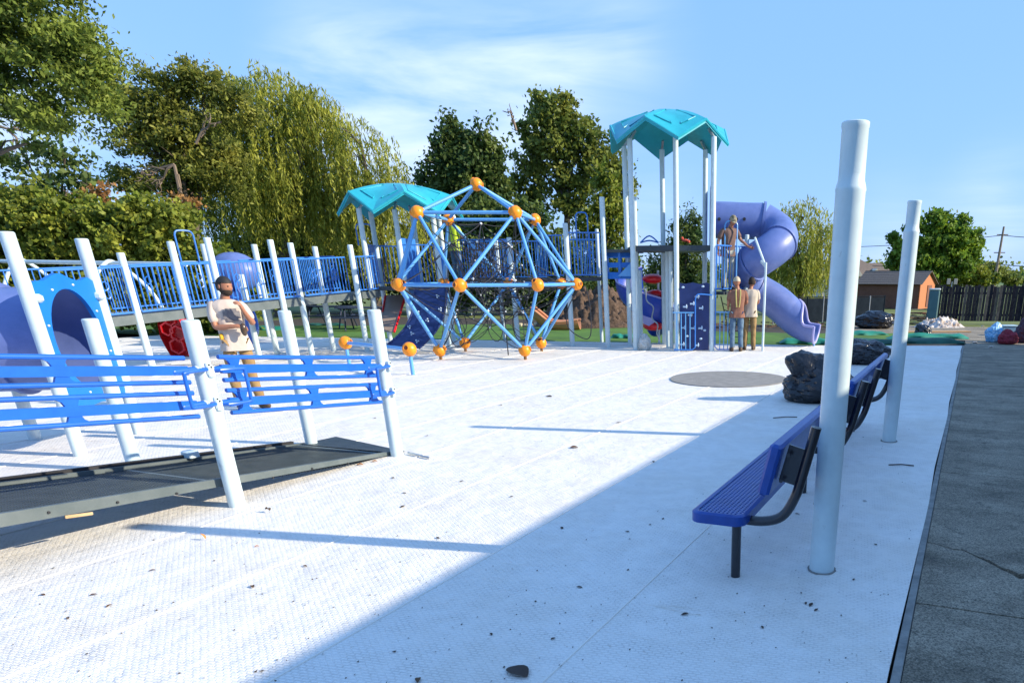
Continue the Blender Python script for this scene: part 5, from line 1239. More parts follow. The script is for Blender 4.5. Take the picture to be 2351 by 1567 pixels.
def willow(label, base, d, domes, hang, nstr, size=.25, sag=1.0, m=leaf_willow, group=gt, r0=.35):
    t = thing('willow_tree', label, 'tree', (base[0], base[1], 0), group=group); allq = []
    for (px, py, rx, ry, zlow) in domes:
        c_, wx, wz = blob_world(px, py, d, rx, ry); n = int(nstr*wx*wz/9)
        nb = max(6, n//9); ba = rng.uniform(0, 2*np.pi, nb); bu = rng.uniform(.0, 1., nb)**.6
        for i in range(nb):
            a, u_ = ba[i], bu[i]; rr = math.sqrt(max(0, 1-(1-u_)**2)) if False else u_; zz = math.sqrt(max(0, 1-rr*rr))
            lay = rng.uniform(.35, 1)**.6; st = c_+vrn*(math.cos(a)*rr*wx)+vfn*(math.sin(a)*rr*wx*.8)+np.array([0, 0, zz*wz*lay-(1-lay)*wz*.8])
            outv = vrn*math.cos(a)+vfn*math.sin(a)
            for s_ in range(9):
                L_ = rng.uniform(.35, 1.)*hang; k = max(5, int(L_/.060)); tt = np.linspace(0, 1, k)
                o_ = rng.normal(size=3)*np.array([.38, .38, .22]); arch = rng.uniform(.2, .8)
                x = outv[None, :]*(arch*np.sqrt(tt)*L_*.28)[:, None]+rng.normal(size=3)[None, :]*np.array([.12, .12, 0])*tt[:, None]
                z = .30*np.sin(np.minimum(tt*6, np.pi))*arch-L_*tt**1.2
                P_ = st+o_+x; P_[:, 2] += z; P_ += rng.normal(size=P_.shape)*.045
                P_ = P_[P_[:, 2] > zlow+rng.uniform(0, .8)]
                if len(P_): allq.append(P_)
    for (px, py, rx, ry, zlow) in domes:
        c_, wx, wz = blob_world(px, py, d, rx, ry); nq = int(260*wx*wz)
        v_ = rng.normal(size=(nq, 3)); v_ /= np.linalg.norm(v_, axis=1)[:, None]; v_[:, 2] = np.abs(v_[:, 2]); rr_ = rng.uniform(.80, 1.03, nq)+.05*np.sin(v_[:, 0]*9)
        q_ = c_+np.outer(v_[:, 0]*rr_*wx*1.02, vrn)+np.outer(v_[:, 1]*rr_*wx*.82, vfn); q_[:, 2] += v_[:, 2]*rr_*wz; allq.append(q_)
    P_ = np.concatenate(allq); mesh_quads('crown', leaves(P_, size, .20, 2.2), m, t)
    tg = []
    for (px, py, rx, ry, zl_) in domes[:4]: c_, wx, wz = blob_world(px, py, d, rx, ry); tg.append(tuple(c_+np.array([0, 0, wz*.55])))
    limbs(t, (base[0], base[1], 0), tg, r0, split=.4, bend=.8)
    # inner dark mass of old leaves behind the strands
    for (px, py, rx, ry, zl_) in domes: pass
    return t
willow('large weeping willow filling the middle left behind the ramp', foot(640, 38), 38,
       [(560, 310, 85, 95, .6), (655, 305, 100, 108, .5), (735, 320, 70, 95, .5), (600, 430, 130, 90, .5), (700, 450, 120, 90, .5), (500, 420, 90, 90, 1.), (545, 225, 40, 40, 4), (470, 330, 60, 60, 3), (800, 470, 60, 60, .6), (470, 520, 70, 60, .6)], 3.4, 420)
willow('smaller weeping willow right of the large one behind the lower canopy', foot(860, 37), 37,
       [(835, 370, 60, 78, .6), (890, 450, 60, 60, .4), (800, 440, 50, 60, .4), (920, 500, 50, 50, .4), (860, 540, 70, 60, .4)], 3.2, 400)
willow('rounded weeping willow behind the tube slide at the right', foot(1840, 40), 40,
       [(1845, 545, 72, 78, .5), (1800, 590, 45, 60, .5), (1890, 590, 35, 60, .5), (1850, 630, 70, 40, .3), (1780, 640, 40, 40, .3)], 3.0, 420)
# dark backing shrubs
tree('shrub_mass', 'dark shrubs filling the space under the willows', 'shrub', foot(700, 43), 43,
     [(560, 610, 90, 70), (660, 620, 90, 70), (760, 620, 90, 70), (860, 630, 90, 60), (950, 620, 80, 70), (640, 530, 80, 70), (750, 540, 80, 70)], leaf_dark, .26, 34, .15, clump=.5, per=34, shell=.4, group=gt)
tree('maple_tree', 'dark spiky-topped maple behind the dome climber', 'tree', foot(1065, 45), 45,
     [(1060, 470, 85, 70), (1015, 410, 40, 60), (1100, 400, 50, 60), (1035, 330, 24, 50), (1075, 340, 26, 50), (1125, 345, 20, 45), (990, 455, 36, 45), (1140, 430, 26, 60), (1000, 350, 12, 40), (1033, 290, 8, 26), (1100, 310, 10, 30), (1060, 400, 60, 60), (970, 410, 14, 28), (1150, 370, 9, 26)], leaf_dark, .26, 34, .2, clump=.42, per=36, shell=.3, group=gt, flat=1.2)
tree('cottonwood_tree', 'tall open cottonwood between the dome and the tall tower', 'tree', foot(1300, 47), 47,
     [(1255, 262, 48, 36), (1300, 275, 50, 45), (1230, 310, 42, 36), (1345, 320, 55, 40), (1280, 340, 70, 45), (1385, 370, 55, 55), (1215, 370, 34, 40), (1195, 440, 40, 50), (1290, 410, 50, 36), (1420, 430, 36, 60), (1340, 420, 40, 40), (1240, 450, 30, 30), (1310, 470, 50, 26), (1290, 232, 18, 18), (1245, 240, 14, 18)], leaf_cotton, .27, 26, .26, clump=.5, per=34, shell=.25, split=.62, group=gt,
     targets=[tuple(cf(x, y, 47)) for x, y in ((1265, 300), (1320, 330), (1225, 380), (1385, 390), (1290, 420))])
tree('scrub_tree', 'yellowish green scrub tree just left of the tall tower posts', 'tree', foot(1390, 43), 43,
     [(1390, 430, 30, 50), (1400, 500, 48, 50), (1360, 530, 46, 45), (1410, 570, 50, 60), (1350, 600, 50, 60)], leaf_hedge, .24, 34, .12, clump=.4, per=34, shell=.4, group=gt)
tree('shrub_mass', 'dense dark shrubs behind the dome and walkway', 'shrub', foot(1150, 40), 40,
     [(980, 560, 60, 60), (1060, 560, 80, 50), (1150, 560, 70, 60), (1230, 560, 60, 50), (1290, 590, 60, 50), (1000, 640, 80, 60), (1110, 650, 90, 60), (1220, 660, 90, 60), (1330, 670, 90, 60), (1430, 660, 50, 70), (1200, 500, 60, 40), (1130, 500, 50, 40)], leaf_dark, .24, 36, .15, clump=.45, per=36, shell=.4, group=gt)
tree('small_pine', 'small spiky dark evergreen seen between the tall tower posts', 'tree', foot(1580, 52), 52,
     [(1582, 570, 40, 60), (1560, 530, 16, 30), (1600, 540, 16, 36), (1583, 505, 10, 26), (1540, 600, 30, 50), (1600, 640, 50, 50), (1550, 660, 60, 40), (1505, 640, 26, 50)], leaf_dark, .27, 40, .14, clump=.35, per=34, shell=.3, group=gt, flat=1.5, aspect=.35)
tree('broad_tree', 'bright green broad tree beyond the far white post and shed', 'tree', foot(2150, 54), 54,
     [(2150, 560, 62, 46), (2195, 545, 46, 42), (2095, 575, 44, 36), (2160, 510, 34, 26), (2235, 550, 22, 26), (2120, 615, 70, 34), (2185, 610, 60, 36), (2060, 590, 22, 26), (2055, 545, 14, 12), (2140, 492, 14, 12), (2205, 505, 16, 12), (2230, 590, 26, 26), (2100, 520, 26, 16)], leaf_right, .30, 40, .22, clump=.42, per=36, shell=.3, group=gt)
tree('roadside_bush', 'bright olive bush behind the left part of the board fence', 'bush', foot(2220, 55), 55,
     [(2215, 630, 50, 24), (2260, 640, 40, 18), (2160, 640, 50, 20)], leaf_hedge, .28, 50, .08, clump=.35, per=30, group='bushes beyond the board fence')
tree('roadside_bush', 'darker bush beyond the pole at the far right', 'bush', foot(2290, 90), 90,
     [(2275, 622, 36, 18), (2245, 618, 26, 14), (2310, 640, 36, 12)], leaf_cotton, .4, 26, .1, clump=.5, per=30, group='bushes beyond the board fence')
tree('roadside_bush', 'low bush in the field right of the leaning pole', 'bush', foot(2335, 110), 110,
     [(2330, 645, 30, 12), (2375, 640, 40, 14)], leaf_right, .45, 22, .1, clump=.5, per=30, group='bushes beyond the board fence')
P_ = []
for k in range(120):
    px = rng.uniform(-900, 3000); d = rng.uniform(240, 420); c_ = np.array(cf(px, 620, d)); c_[2] = rng.uniform(1.5, 3.5); s_ = rng.uniform(3, 7)
    P_.append(c_+rng.normal(size=(240, 3))*np.array([s_*1.2, s_*1.2, s_*.42]))
P_ = np.concatenate(P_); P_ = P_[P_[:, 2] > -.5]
o = mesh_quads('distant_woods', leaves(P_, 1.6, .8), leaf_cotton, kind='stuff')

# ================================================================== FALLEN LEAVES, LITTER ON THE WHITE SURFACE
lf_b = mat('dry_leaf_brown', (.11, .055, .022), .8); lf_o = mat('dry_leaf_orange', (.50, .20, .05), .7); lf_d = mat('dead_leaf_dark', (.045, .03, .022), .8)
def leaf_mesh(m, curl, n=6):
    b = MB(); vs = []; fs = []
    for i in range(n+1):
        t = i/n; wdt = .36*math.sin(math.pi*min(1, t*1.02))**.8*(1-.3*t)+.01
        for k in (-1, -.5, 0, .5, 1): vs.append(V(t-.5, k*wdt, .01+curl*(abs(k)**1.5)*wdt*1.4+curl*.25*math.sin(t*3.1)))
    for i in range(n):
        for k in range(4): a = i*5+k; fs.append((a, a+5, a+6, a+1))
    return b.add(vs, fs).mesh('leaf', m, ang=60)
lms = {'b': leaf_mesh(lf_b, .22), 'o': leaf_mesh(lf_o, .35), 'd': leaf_mesh(lf_d, .12), 'c': leaf_mesh(lf_b, .5)}
spots = [(1190, 1543, 'd', .19, 'largest dark dead leaf at the bottom edge of the shaded surface'), (960, 1562, 'b', .07, 'brown leaf cut by the bottom edge left of the largest leaf'), (1330, 1348, 'd', .05, 0), (1862, 1388, 'd', .06, 'dark leaf on the shaded surface below the near post foot'), (1874, 1400, 'd', .045, 0), (1128, 1456, 'd', .04, 0), (1270, 1466, 'd', .04, 0), (1572, 1410, 'd', .06, 0),
 (615, 1176, 'c', .085, 'curled brown leaf on the sunny surface near the front ramp post'), (468, 1239, 'o', .06, 'small upright orange leaf left below the front ramp'), (580, 1347, 'b', .065, 0), (590, 1255, 'o', .04, 0), (98, 1366, 'b', .05, 0), (215, 1366, 'b', .05, 0), (252, 1391, 'b', .05, 0), (157, 1419, 'b', .045, 0), (1318, 1028, 'b', .12, 'broad brown leaf in the middle of the sunny surface'), (1260, 910, 'd', .13, 0),
 (925, 1163, 'd', .07, 0), (902, 1097, 'd', .06, 0), (928, 1132, 'd', .05, 0), (827, 1068, 'o', .09, 'orange leaf lying against the low end of the ramp curb'), (860, 1060, 'o', .07, 0), (1060, 1105, 'd', .06, 0), (1175, 1140, 'd', .05, 0), (705, 1018, 'o', .09, 'orange leaf beside the far ramp post foot'), (1440, 1220, 'd', .05, 0), (1640, 1140, 'd', .05, 0), (1290, 1212, 'd', .06, 0), (1850, 1385, 'd', .04, 0), (980, 1000, 'd', .07, 0), (860, 960, 'd', .08, 0), (1005, 1235, 'd', .05, 0), (350, 1310, 'b', .05, 0), (700, 1300, 'b', .045, 0), (1420, 970, 'd', .09, 0), (1150, 930, 'd', .09, 0), (1500, 1060, 'd', .07, 0), (1830, 1180, 'd', .05, 0), (2010, 1250, 'd', .04, 0), (1985, 1150, 'd', .05, 0), (1750, 1440, 'd', .04, 0), (1960, 1330, 'd', .035, 0)]
for px, py, kd, sz, lab in spots:
    g = G(px, py); o = inst(lms[kd], 'fallen_leaf', None, (g.x, g.y, .004), (random.uniform(-.1, .1), random.uniform(-.1, .1), random.uniform(0, 6.3)), (sz*.85, sz*(.6 if sz < .1 else .85), sz*.85))
    tag(o, lab or ('small dark fallen leaf scattered on the white surface' if kd == 'd' else 'small brown fallen leaf scattered on the white surface'), 'leaf', 'fallen leaves on the white surface')
    if kd == 'c': o.rotation_euler[0] = .5; o.location.z = .02
    if lab and 'upright' in lab: o.rotation_euler[1] = -1.0; o.location.z = .028
sp_ = MB()
for k in range(700):
    px = rng.uniform(0, 2180); py = 830+740*rng.random()**1.2; g = G(px, py)
    if g.x > -.2 or g.x < -14: continue
    s_ = rng.uniform(.003, .008)*(1.8 if rng.random() < .08 else 1); a = rng.uniform(0, 6.3)
    sp_.add([V(g.x+s_*math.cos(a+q)*(1 if q % 2 < 1 else .5), g.y+s_*math.sin(a+q), .004+(.004 if q > 3 else 0)) for q in (0, 1.4, 3.0, 4.6)], [(0, 1, 2, 3)])
sp_.obj('leaf_crumbs', lf_d, smooth=False, kind='stuff')
for (x0, y0, x1, y1, lab) in ((2040, 1068, 2098, 1070, 'thin dark twig on the shaded surface between the posts'), (1775, 960, 1830, 958, 'short twig on the shaded surface beside the near bench')):
    a, c_ = G(x0, y0), G(x1, y1); tag(MB().tube([a+V(0, 0, .008), a.lerp(c_, .5)+V(0, .02, .012), c_+V(0, 0, .008)], .006, 6).obj('twig', lf_d, loc=a), lab, 'twig')
# pale scuff on the ramp curb and a rag of netting on the far post (green)
MB().box(onX(182, 1182, -5.555), (.008, .17, .022), M=Matrix.Rotation(R_(-8), 3, 'X'), bev=.003).obj('scuff', board_m, ramp, smooth=False)

# ================================================================== PEOPLE
def skin_mesh(verts, edges, radii, sub=2, root=0):
    me = bpy.data.meshes.new('tmp'); me.from_pydata([tuple(v) for v in verts], edges, [])
    o = bpy.data.objects.new('tmp', me); C.objects.link(o)
    md = o.modifiers.new('s', 'SKIN'); md.use_smooth_shade = True
    for i, r in enumerate(radii):
        sv = me.skin_vertices[0].data[i]; sv.radius = (r, r) if not isinstance(r, tuple) else r; sv.use_root = (i == root)
    if sub: m2 = o.modifiers.new('u', 'SUBSURF'); m2.levels = sub; m2.render_levels = sub
    dg = bpy.context.evaluated_depsgraph_get(); dg.update(); ev = o.evaluated_get(dg); res = bpy.data.meshes.new_from_object(ev)
    bpy.data.objects.remove(o); bpy.data.meshes.remove(me); return res
def mb_from(b, me, M=None):
    vs = [(M @ v.co) if M else v.co.copy() for v in me.vertices]; b.add(vs, [tuple(p.vertices) for p in me.polygons]); bpy.data.meshes.remove(me)
def chain(verts, edges, radii, start, pts):
    """append (point, radius) joints after vertex `start`"""
    prev = start
    for p, r in pts: verts.append(V(*p)); radii.append(r); edges.append((prev, len(verts)-1)); prev = len(verts)-1
    return prev
def head_part(b, c_, yaw_, pitch, r=.105):
    """egg-shaped skull with brow, eye hollows, nose, lips, chin and ears; local face direction -Y"""
    n, m = 28, 22; vs = []; fs = []
    for i in range(m+1):
        th = math.pi*i/m
        for k in range(n):
            a = 2*math.pi*k/n; x, y, z = math.sin(th)*math.cos(a), math.sin(th)*math.sin(a), math.cos(th)
            X, Y, Z = x*.78, y*.95, z*1.15
            if z < -.1: q = min(1, (-z-.1)/.9); X *= 1-.28*q; Y = Y*(1-.12*q)-(.06*q)
            if y < 0:
                f = -y
                nose = math.exp(-((x/.13)**2)-((z+.12)/.20)**2); Y -= .24*nose*f
                for s_ in (-1, 1): Y += .075*math.exp(-((x-s_*.33)/.17)**2-((z-.10)/.11)**2)*f
                Y -= .05*math.exp(-((z-.27)/.10)**2-(x/.5)**2)*f
                Y -= .055*math.exp(-((x/.22)**2)-((z+.47)/.06)**2)*f
                Y -= .07*math.exp(-((x/.22)**2)-((z+.85)/.16)**2)*f
            vs.append(V(X*r, Y*r, Z*r))
    for i in range(m):
        for k in range(n): k2 = (k+1) % n; fs.append((i*n+k, (i+1)*n+k, (i+1)*n+k2, i*n+k2))
    M = Matrix.Translation(c_) @ Matrix.Rotation(yaw_, 4, 'Z') @ Matrix.Rotation(pitch, 4, 'X')
    b.add([M @ v for v in vs], fs)
    for s_ in (-1, 1): # ears
        k = len(b.v); b.sphere((s_*.80*r, .08*r, -.02*r), r*.24, 10, 8, sc=(.35, .7, 1.1)); b.v[k:] = [tuple(M @ V(*v)) for v in b.v[k:]]
    return M
def hand(verts, edges, radii, wrist, d, palm_n, curl=.5, s=1.0, thumb_side=1):
    """palm plus five unequal bent fingers grown from the wrist joint"""
    d = V(*d).normalized(); nrm_ = V(*palm_n); nrm_ = (nrm_-d*nrm_.dot(d)).normalized(); side = d.cross(nrm_)*thumb_side
    w0 = verts[wrist]; verts.append(w0+d*.045*s); radii.append((.034*s, .018*s)); edges.append((wrist, len(verts)-1)); pm = len(verts)-1
    for k, L_ in enumerate((.070, .080, .074, .058)):
        p = w0+d*.088*s+side*(.027-.018*k)*s; prev = pm; dd = V(*d)
        verts.append(p); radii.append(.010*s); edges.append((prev, len(verts)-1)); prev = len(verts)-1
        for j in range(3):
            dd = (Matrix.Rotation(-curl*(.9+.2*j)*thumb_side, 3, side) @ dd) if False else (dd*math.cos(curl)+nrm_*math.sin(curl)).normalized() if j == 0 else (dd+nrm_*curl*.9-d*curl*.5).normalized()
            p = p+dd*L_*s*(.42, .32, .26)[j]; verts.append(p); radii.append((.0095-.0008*j)*s); edges.append((prev, len(verts)-1)); prev = len(verts)-1
    p = w0+d*.03*s+side*.034*s; verts.append(p); radii.append(.012*s); edges.append((pm, len(verts)-1)); prev = len(verts)-1
    for j in range(2):
        p = p+(side*.35+d*.8+nrm_*curl*.7).normalized()*.032*s; verts.append(p); radii.append(.010*s); edges.append((prev, len(verts)-1)); prev = len(verts)-1
def person(loc, rz, label, J, shirt, pants, shoes, headyaw=0., headpitch=0., hat=None, hair=None, beard=None, vest=None, sleeves='short', H=1.76, group=None, tuck=.9):
    t = thing('person', label, 'person', loc, rz, group=group); k = H/1.76
    S = {n_: V(*p)*(1 if n_[:2] == 'pn' else k) for n_, p in J.items() if len(p) == 3}
    v = []; e = []; r = []
    def add(p, rr): v.append(S[p] if isinstance(p, str) else V(*p)); r.append(rr); return len(v)-1
    pel = add('pelvis', .095); w_ = chain(v, e, r, pel, [(S['pelvis'].lerp(S['chest'], .45), .095), (S['chest'], (.14, .10)), (S['neck'].lerp(S['chest'], .35), (.10, .085)), (S['neck'], .055), (S['head']-V(0, 0, .05), .06)])
    ch = pel+2
    for s_ in 'ab':
        sh_ = chain(v, e, r, ch, [(S['sh'+s_], .062), (S['sh'+s_].lerp(S['el'+s_], .5), .048), (S['el'+s_], .041), (S['el'+s_].lerp(S['wr'+s_], .3), .040), (S['wr'+s_], .026)])
        dd = S['hd'+s_]-S['wr'+s_]; hand(v, e, r, sh_, dd, S.get('pn'+s_, V(0, -1, 0)), J.get('curl'+s_, (.5,))[0], 1.0, 1 if s_ == 'a' else -1)
        chain(v, e, r, pel, [(S['hip'+s_], .080), (S['hip'+s_].lerp(S['kn'+s_], .55), .075), (S['kn'+s_], .056), (S['kn'+s_].lerp(S['an'+s_], .35), .056), (S['an'+s_], .038), (S['an'+s_]+(S['to'+s_]-S['an'+s_])*.5, .036), (S['to'+s_], .030)])
    b = MB(); mb_from(b, skin_mesh(v, e, r, 1, pel))
    HM = head_part(b, S['head'], headyaw, headpitch); b.obj('body', skin_m, t, local=True, ang=180)
    def inflate(x, q): return tuple(i+q for i in x) if isinstance(x, tuple) else x+q
    # shirt: lofted body with a loose open hem, sleeves grown from the shoulders
    b = MB(); vs = []; fs = []; n_ = 36; shc = (S['sha']+S['shb'])/2
    rings = [(S['pelvis']-V(0, 0, .145), .192, .146), (S['pelvis']-V(0, 0, .06), .186, .142), (S['pelvis']+V(0, 0, .04), .168, .130), (S['pelvis'].lerp(S['chest'], .4), .165, .126), (S['pelvis'].lerp(S['chest'], .7), .176, .130), (S['chest']+V(0, 0, .02), .190, .136),
             (S['chest'].lerp(shc, .55), .196, .130), (shc-V(0, 0, .015), .192, .112), (shc+V(0, 0, .022), .165, .094), (shc+V(0, 0, .048), .110, .080), (S['neck']-V(0, 0, .02), .068, .066)]
    hip_d = (S['hipb']-S['hipa']); sh_d = (S['shb']-S['sha']); a0_ = math.atan2(hip_d.y, hip_d.x); a1_ = math.atan2(sh_d.y, sh_d.x)
    for i_, (c_, rx_, ry_) in enumerate(rings):
        ta = a0_+(a1_-a0_)*min(1, i_/6.)
        for k_ in range(n_):
            a = 2*math.pi*k_/n_; e_ = .82; x = math.copysign(abs(math.cos(a))**e_, math.cos(a))*rx_; y = math.copysign(abs(math.sin(a))**e_, math.sin(a))*ry_
            p = c_+V(x*math.cos(ta)-y*math.sin(ta), x*math.sin(ta)+y*math.cos(ta), 0); am = .016 if i_ < 4 else .009
            f = am*mn.noise(V(math.cos(a)*3.2+i_*.18, math.sin(a)*3.2, p.z*3.5))*1.6+.006*mn.noise(V(a*5, p.z*18, 2)); vs.append(p+V(math.cos(a+ta), math.sin(a+ta), .25*f)*f)
    for i_ in range(len(rings)-1):
        for k_ in range(n_): k2 = (k_+1) % n_; fs.append((i_*n_+k_, i_*n_+k2, (i_+1)*n_+k2, (i_+1)*n_+k_))
    b.add(vs, fs)
    for s_ in 'ab':
        v = [S['sh'+s_].lerp(shc, .35)-V(0, 0, .03)]; e = []; r = [.07]
        pts = [(S['sh'+s_]+V(0, 0, -.004), .076), (S['sh'+s_].lerp(S['el'+s_], .45), .069), (S['sh'+s_].lerp(S['el'+s_], .85), .068)]
        chain(v, e, r, 0, pts); k0 = len(b.v); mb_from(b, skin_mesh(v, e, r, 2, 0))
        for q_ in range(k0, len(b.v)): P0 = V(*b.v[q_]); b.v[q_] = tuple(P0+V(1, 1, .4)*.007*mn.noise(V(P0.x*15, P0.y*15, P0.z*20)))
    b.obj('shirt', shirt, t, local=True, ang=180)
    # trousers
    v = []; e = []; r = []; v.append(S['pelvis']+V(0, 0, -.01)); r.append((.132, .112))
    for s_ in 'ab':
        chain(v, e, r, 0, [(S['hip'+s_]-V(0, 0, .02), .088), (S['hip'+s_].lerp(S['kn'+s_], .5), .090), (S['kn'+s_], .072), (S['kn'+s_].lerp(S['an'+s_], .5), .070), (S['an'+s_]+V(0, 0, .03), .066), (S['an'+s_]-V(0, 0, .01), .062)])
    b = MB(); mb_from(b, skin_mesh(v, e, r, 2, 0))
    for i_, p in enumerate(b.v):
        P0 = V(*p); f = .010*mn.noise(V(P0.x*14, P0.y*14, P0.z*11)); cx = S['hipa'] if (P0-S['hipa']).length < (P0-S['hipb']).length else S['hipb']; dd = V(P0.x-cx.x, P0.y-cx.y, 0)
        if dd.length > 1e-4: b.v[i_] = tuple(P0+dd.normalized()*f)
    b.obj('trousers', pants, t, local=True, ang=180)
    for s_ in 'ab':
        d_ = (S['to'+s_]-S['an'+s_]); d_.z = 0; d_.normalize(); a_ = math.atan2(d_.y, d_.x); M = Matrix.Rotation(a_, 3, 'Z'); c_ = V(S['an'+s_].x, S['an'+s_].y, 0)+d_*.06
        z0 = S['an'+s_].z-.085
        b = MB(); k0 = len(b.v); b.sphere((0, 0, 0), 1, 16, 10, sc=(.145, .053, .062)); b.v = [tuple(c_+M @ V(x, y, max(z, -.045)+z0+.048+(.03 if x < 0 and z > 0 else 0))) for x, y, z in b.v]
        b.obj('shoe', shoes, t, local=True, ang=60)
    hr = .105
    def headlocal(b, name, m, ang=60):
        b.v = [tuple(HM @ V(*p)) for p in b.v]; return b.obj(name, m, t, local=True, ang=ang)
    for s_ in (-1, 1):
        b = MB(); b.sphere((s_*.33*hr, -.80*hr, .10*hr), hr*.10, 8, 6); headlocal(b, 'eye', mat('dark_eye', (.02, .015, .012), .3))
    def cap_shell(b, z0, s_=1.09):
        n, m_ = 24, 9; vs = []; fs = []
        for i in range(m_+1):
            th = (math.pi/2-z0)*i/m_
            for k_ in range(n): a = 2*math.pi*k_/n; vs.append(V(math.sin(th)*math.cos(a)*.78*hr*s_*1.04, math.sin(th)*math.sin(a)*.95*hr*s_*1.02, math.cos(th)*1.15*hr*s_))
        for i in range(m_):
            for k_ in range(n): k2 = (k_+1) % n; fs.append((i*n+k_, (i+1)*n+k_, (i+1)*n+k2, i*n+k2))
        b.add(vs, fs)
    if hair is not None:
        b = MB(); n, m_ = 22, 9; vs = []
        b.sphere((0, .12*hr, .04*hr), hr, 20, 12, sc=(.84, .95, 1.14)); b.v = [p for p in b.v]; 
        b.v = [(x, max(y, -.30*hr) if z < .62*hr else y, z if z > -.55*hr else -.55*hr) for x, y, z in b.v]; headlocal(b, 'hair', hair)
    if hat:
        hm, back, z_ = hat; b = MB(); cap_shell(b, z_); headlocal(b, 'cap', hm)
        if back is not None:
            b = MB(); s_ = 1 if back else -1; vs = []; fs = []; n = 10
            for i in range(n+1):
                a = math.pi*(.12+.76*i/n); 
                for rr in (1.0, 1.55): vs.append(V(math.cos(a)*.80*hr*(1 if rr == 1 else .92), s_*math.sin(a)*hr*rr*(1.0 if rr == 1 else 1.05), hr*(.30 if rr == 1 else .22)))
            st = len(vs); vs += [p+V(0, 0, .008) for p in vs]
            for i in range(n): k_ = i*2; fs += [(k_, k_+1, k_+3, k_+2), (st+k_, st+k_+2, st+k_+3, st+k_+1), (k_+1, st+k_+1, st+k_+3, k_+3)]
            b.add(vs, fs); headlocal(b, 'cap_peak', hm)
    if beard is not None:
        b = MB(); b.sphere((0, -.10*hr, -.52*hr), hr, 18, 10, sc=(.66, .78, .62)); b.v = [(x, y, min(z, -.12*hr-.25*abs(min(0, y+.3*hr)))) for x, y, z in b.v]; b.v = [(x*1.02, y-.06*hr, z) for x, y, z in b.v]; headlocal(b, 'beard', beard)
    return t, S
std = dict(pelvis=(0, 0, .96), chest=(0, .01, 1.28), neck=(0, .0, 1.49), head=(0, -.015, 1.64),
           sha=(-.185, 0, 1.42), shb=(.185, 0, 1.42), ela=(-.25, .02, 1.14), elb=(.25, .02, 1.14), wra=(-.26, -.05, .88), wrb=(.26, -.05, .88), hda=(-.26, -.07, .80), hdb=(.26, -.07, .80),
           hipa=(-.09, 0, .90), hipb=(.09, 0, .90), kna=(-.10, -.02, .50), knb=(.10, -.02, .50), ana=(-.11, .02, .085), anb=(.11, .02, .085), toa=(-.13, -.14, .03), tob=(.13, -.14, .03))
beige_m = mat('beige_cotton', (.50, .42, .365), .85, (.56, .48, .42), 6, .2, 60); khaki_m = mat('khaki_canvas', (.25, .155, .06), .85, (.33, .21, .09), 7, .2, 60)
blackcap_m = mat('black_cap', (.012, .012, .014), .7); beard_m = mat('dark_beard', (.03, .018, .012), .9); boot_m = mat('brown_boot', (.10, .06, .035), .7, (.05, .035, .025), 9)
print_m = mat('grey_shirt_print', (.13, .12, .13), .8, (.2, .19, .2), 30)
jeans_m = mat('blue_jeans', (.06, .12, .20), .85, (.13, .21, .30), 7, .2, 50); rust_m = mat('rust_shirt', (.20, .085, .055), .85, (.26, .12, .08), 6)
brownT_m = mat('brown_tee', (.14, .085, .07), .85, (.18, .11, .09), 6); pale_m = mat('stained_pale_trousers', (.42, .42, .36), .85, (.28, .29, .24), 9, mixpos=(.4, .6)); camo_m = mat('camouflage_cap', (.10, .09, .05), .8, (.34, .30, .22), 40, mixpos=(.48, .52))
cream_c = mat('cream_cotton', (.50, .43, .34), .85, (.56, .49, .40), 6); hiv_m = mat('hi_vis_yellow', (.45, .62, .02), .6, (.52, .68, .03), 8)
capb = mat('tan_hard_cap', (.45, .38, .27), .6)
# --- worker in the beige shirt, front: faces right of frame, forearm across the waist, other hand raised
J = dict(std); J.update(pelvis=(0, 0, .95), chest=(-.01, .02, 1.27), neck=(-.005, .01, 1.485), head=(.02, -.02, 1.625),
  sha=(-.19, .01, 1.41), shb=(.175, -.02, 1.40), ela=(-.20, -.08, 1.11), wra=(.03, -.235, 1.13), hda=(.11, -.25, 1.12), elb=(.25, -.13, 1.14), wrb=(.15, -.28, 1.33), hdb=(.12, -.31, 1.42),
  pna=(0, .6, -1), pnb=(-.6, .2, 0), curla=(.55,), curlb=(.75,), kna=(-.115, -.01, .49), knb=(.10, -.03, .49), ana=(-.12, .03, .085), anb=(.15, .0, .085), toa=(-.10, -.13, .03), tob=(.20, -.13, .03))
mp_ = G(577, 938)
wk1, S1 = person(mp_, YAW+.62, 'bearded worker in beige t-shirt and backward black cap standing behind the ramp rails', J, beige_m, khaki_m, boot_m, headyaw=.75, headpitch=.12, hat=(blackcap_m, True, .42), hair=beard_m, beard=beard_m)
b = MB(); b.sphere(S1['wra']+V(.08, -.02, -.045), .045, 12, 8, sc=(.9, .9, 1.9)); b.obj('held_bottle', mat('dark_amber_bottle', (.07, .045, .03), .2), wk1, local=True)
bb = MB(); bb.lathe(S1['wrb']+V(-.035, -.045, .115), [(.006, -.03), (.006, .05)], 8); 
MB().box(V(-.155, -.06, .99), (.05, .075, .085), bev=.015).obj('tape_measure', mat('yellow_tape_measure', (.75, .42, .03), .4), wk1, local=True)
b = MB(); n = 14
vs = []; fs = []
for i in range(7):
    for j in range(6):
        u_ = -.10+.20*i/6; z_ = 1.19+.16*j/5; rad_ = .158; y_ = -math.sqrt(max(0.0001, rad_**2-(u_*.55)**2))+.0
        vs.append(V(u_+.02, y_*1.0-.004+.02, z_))
for i in range(6):
    for j in range(5):
        if (i, j) in ((0, 0), (5, 4), (0, 4), (5, 0)): continue
        k = i*6+j; fs.append((k, k+6, k+7, k+1))
b.add(vs, fs).obj('shirt_print', print_m, wk1, local=True)
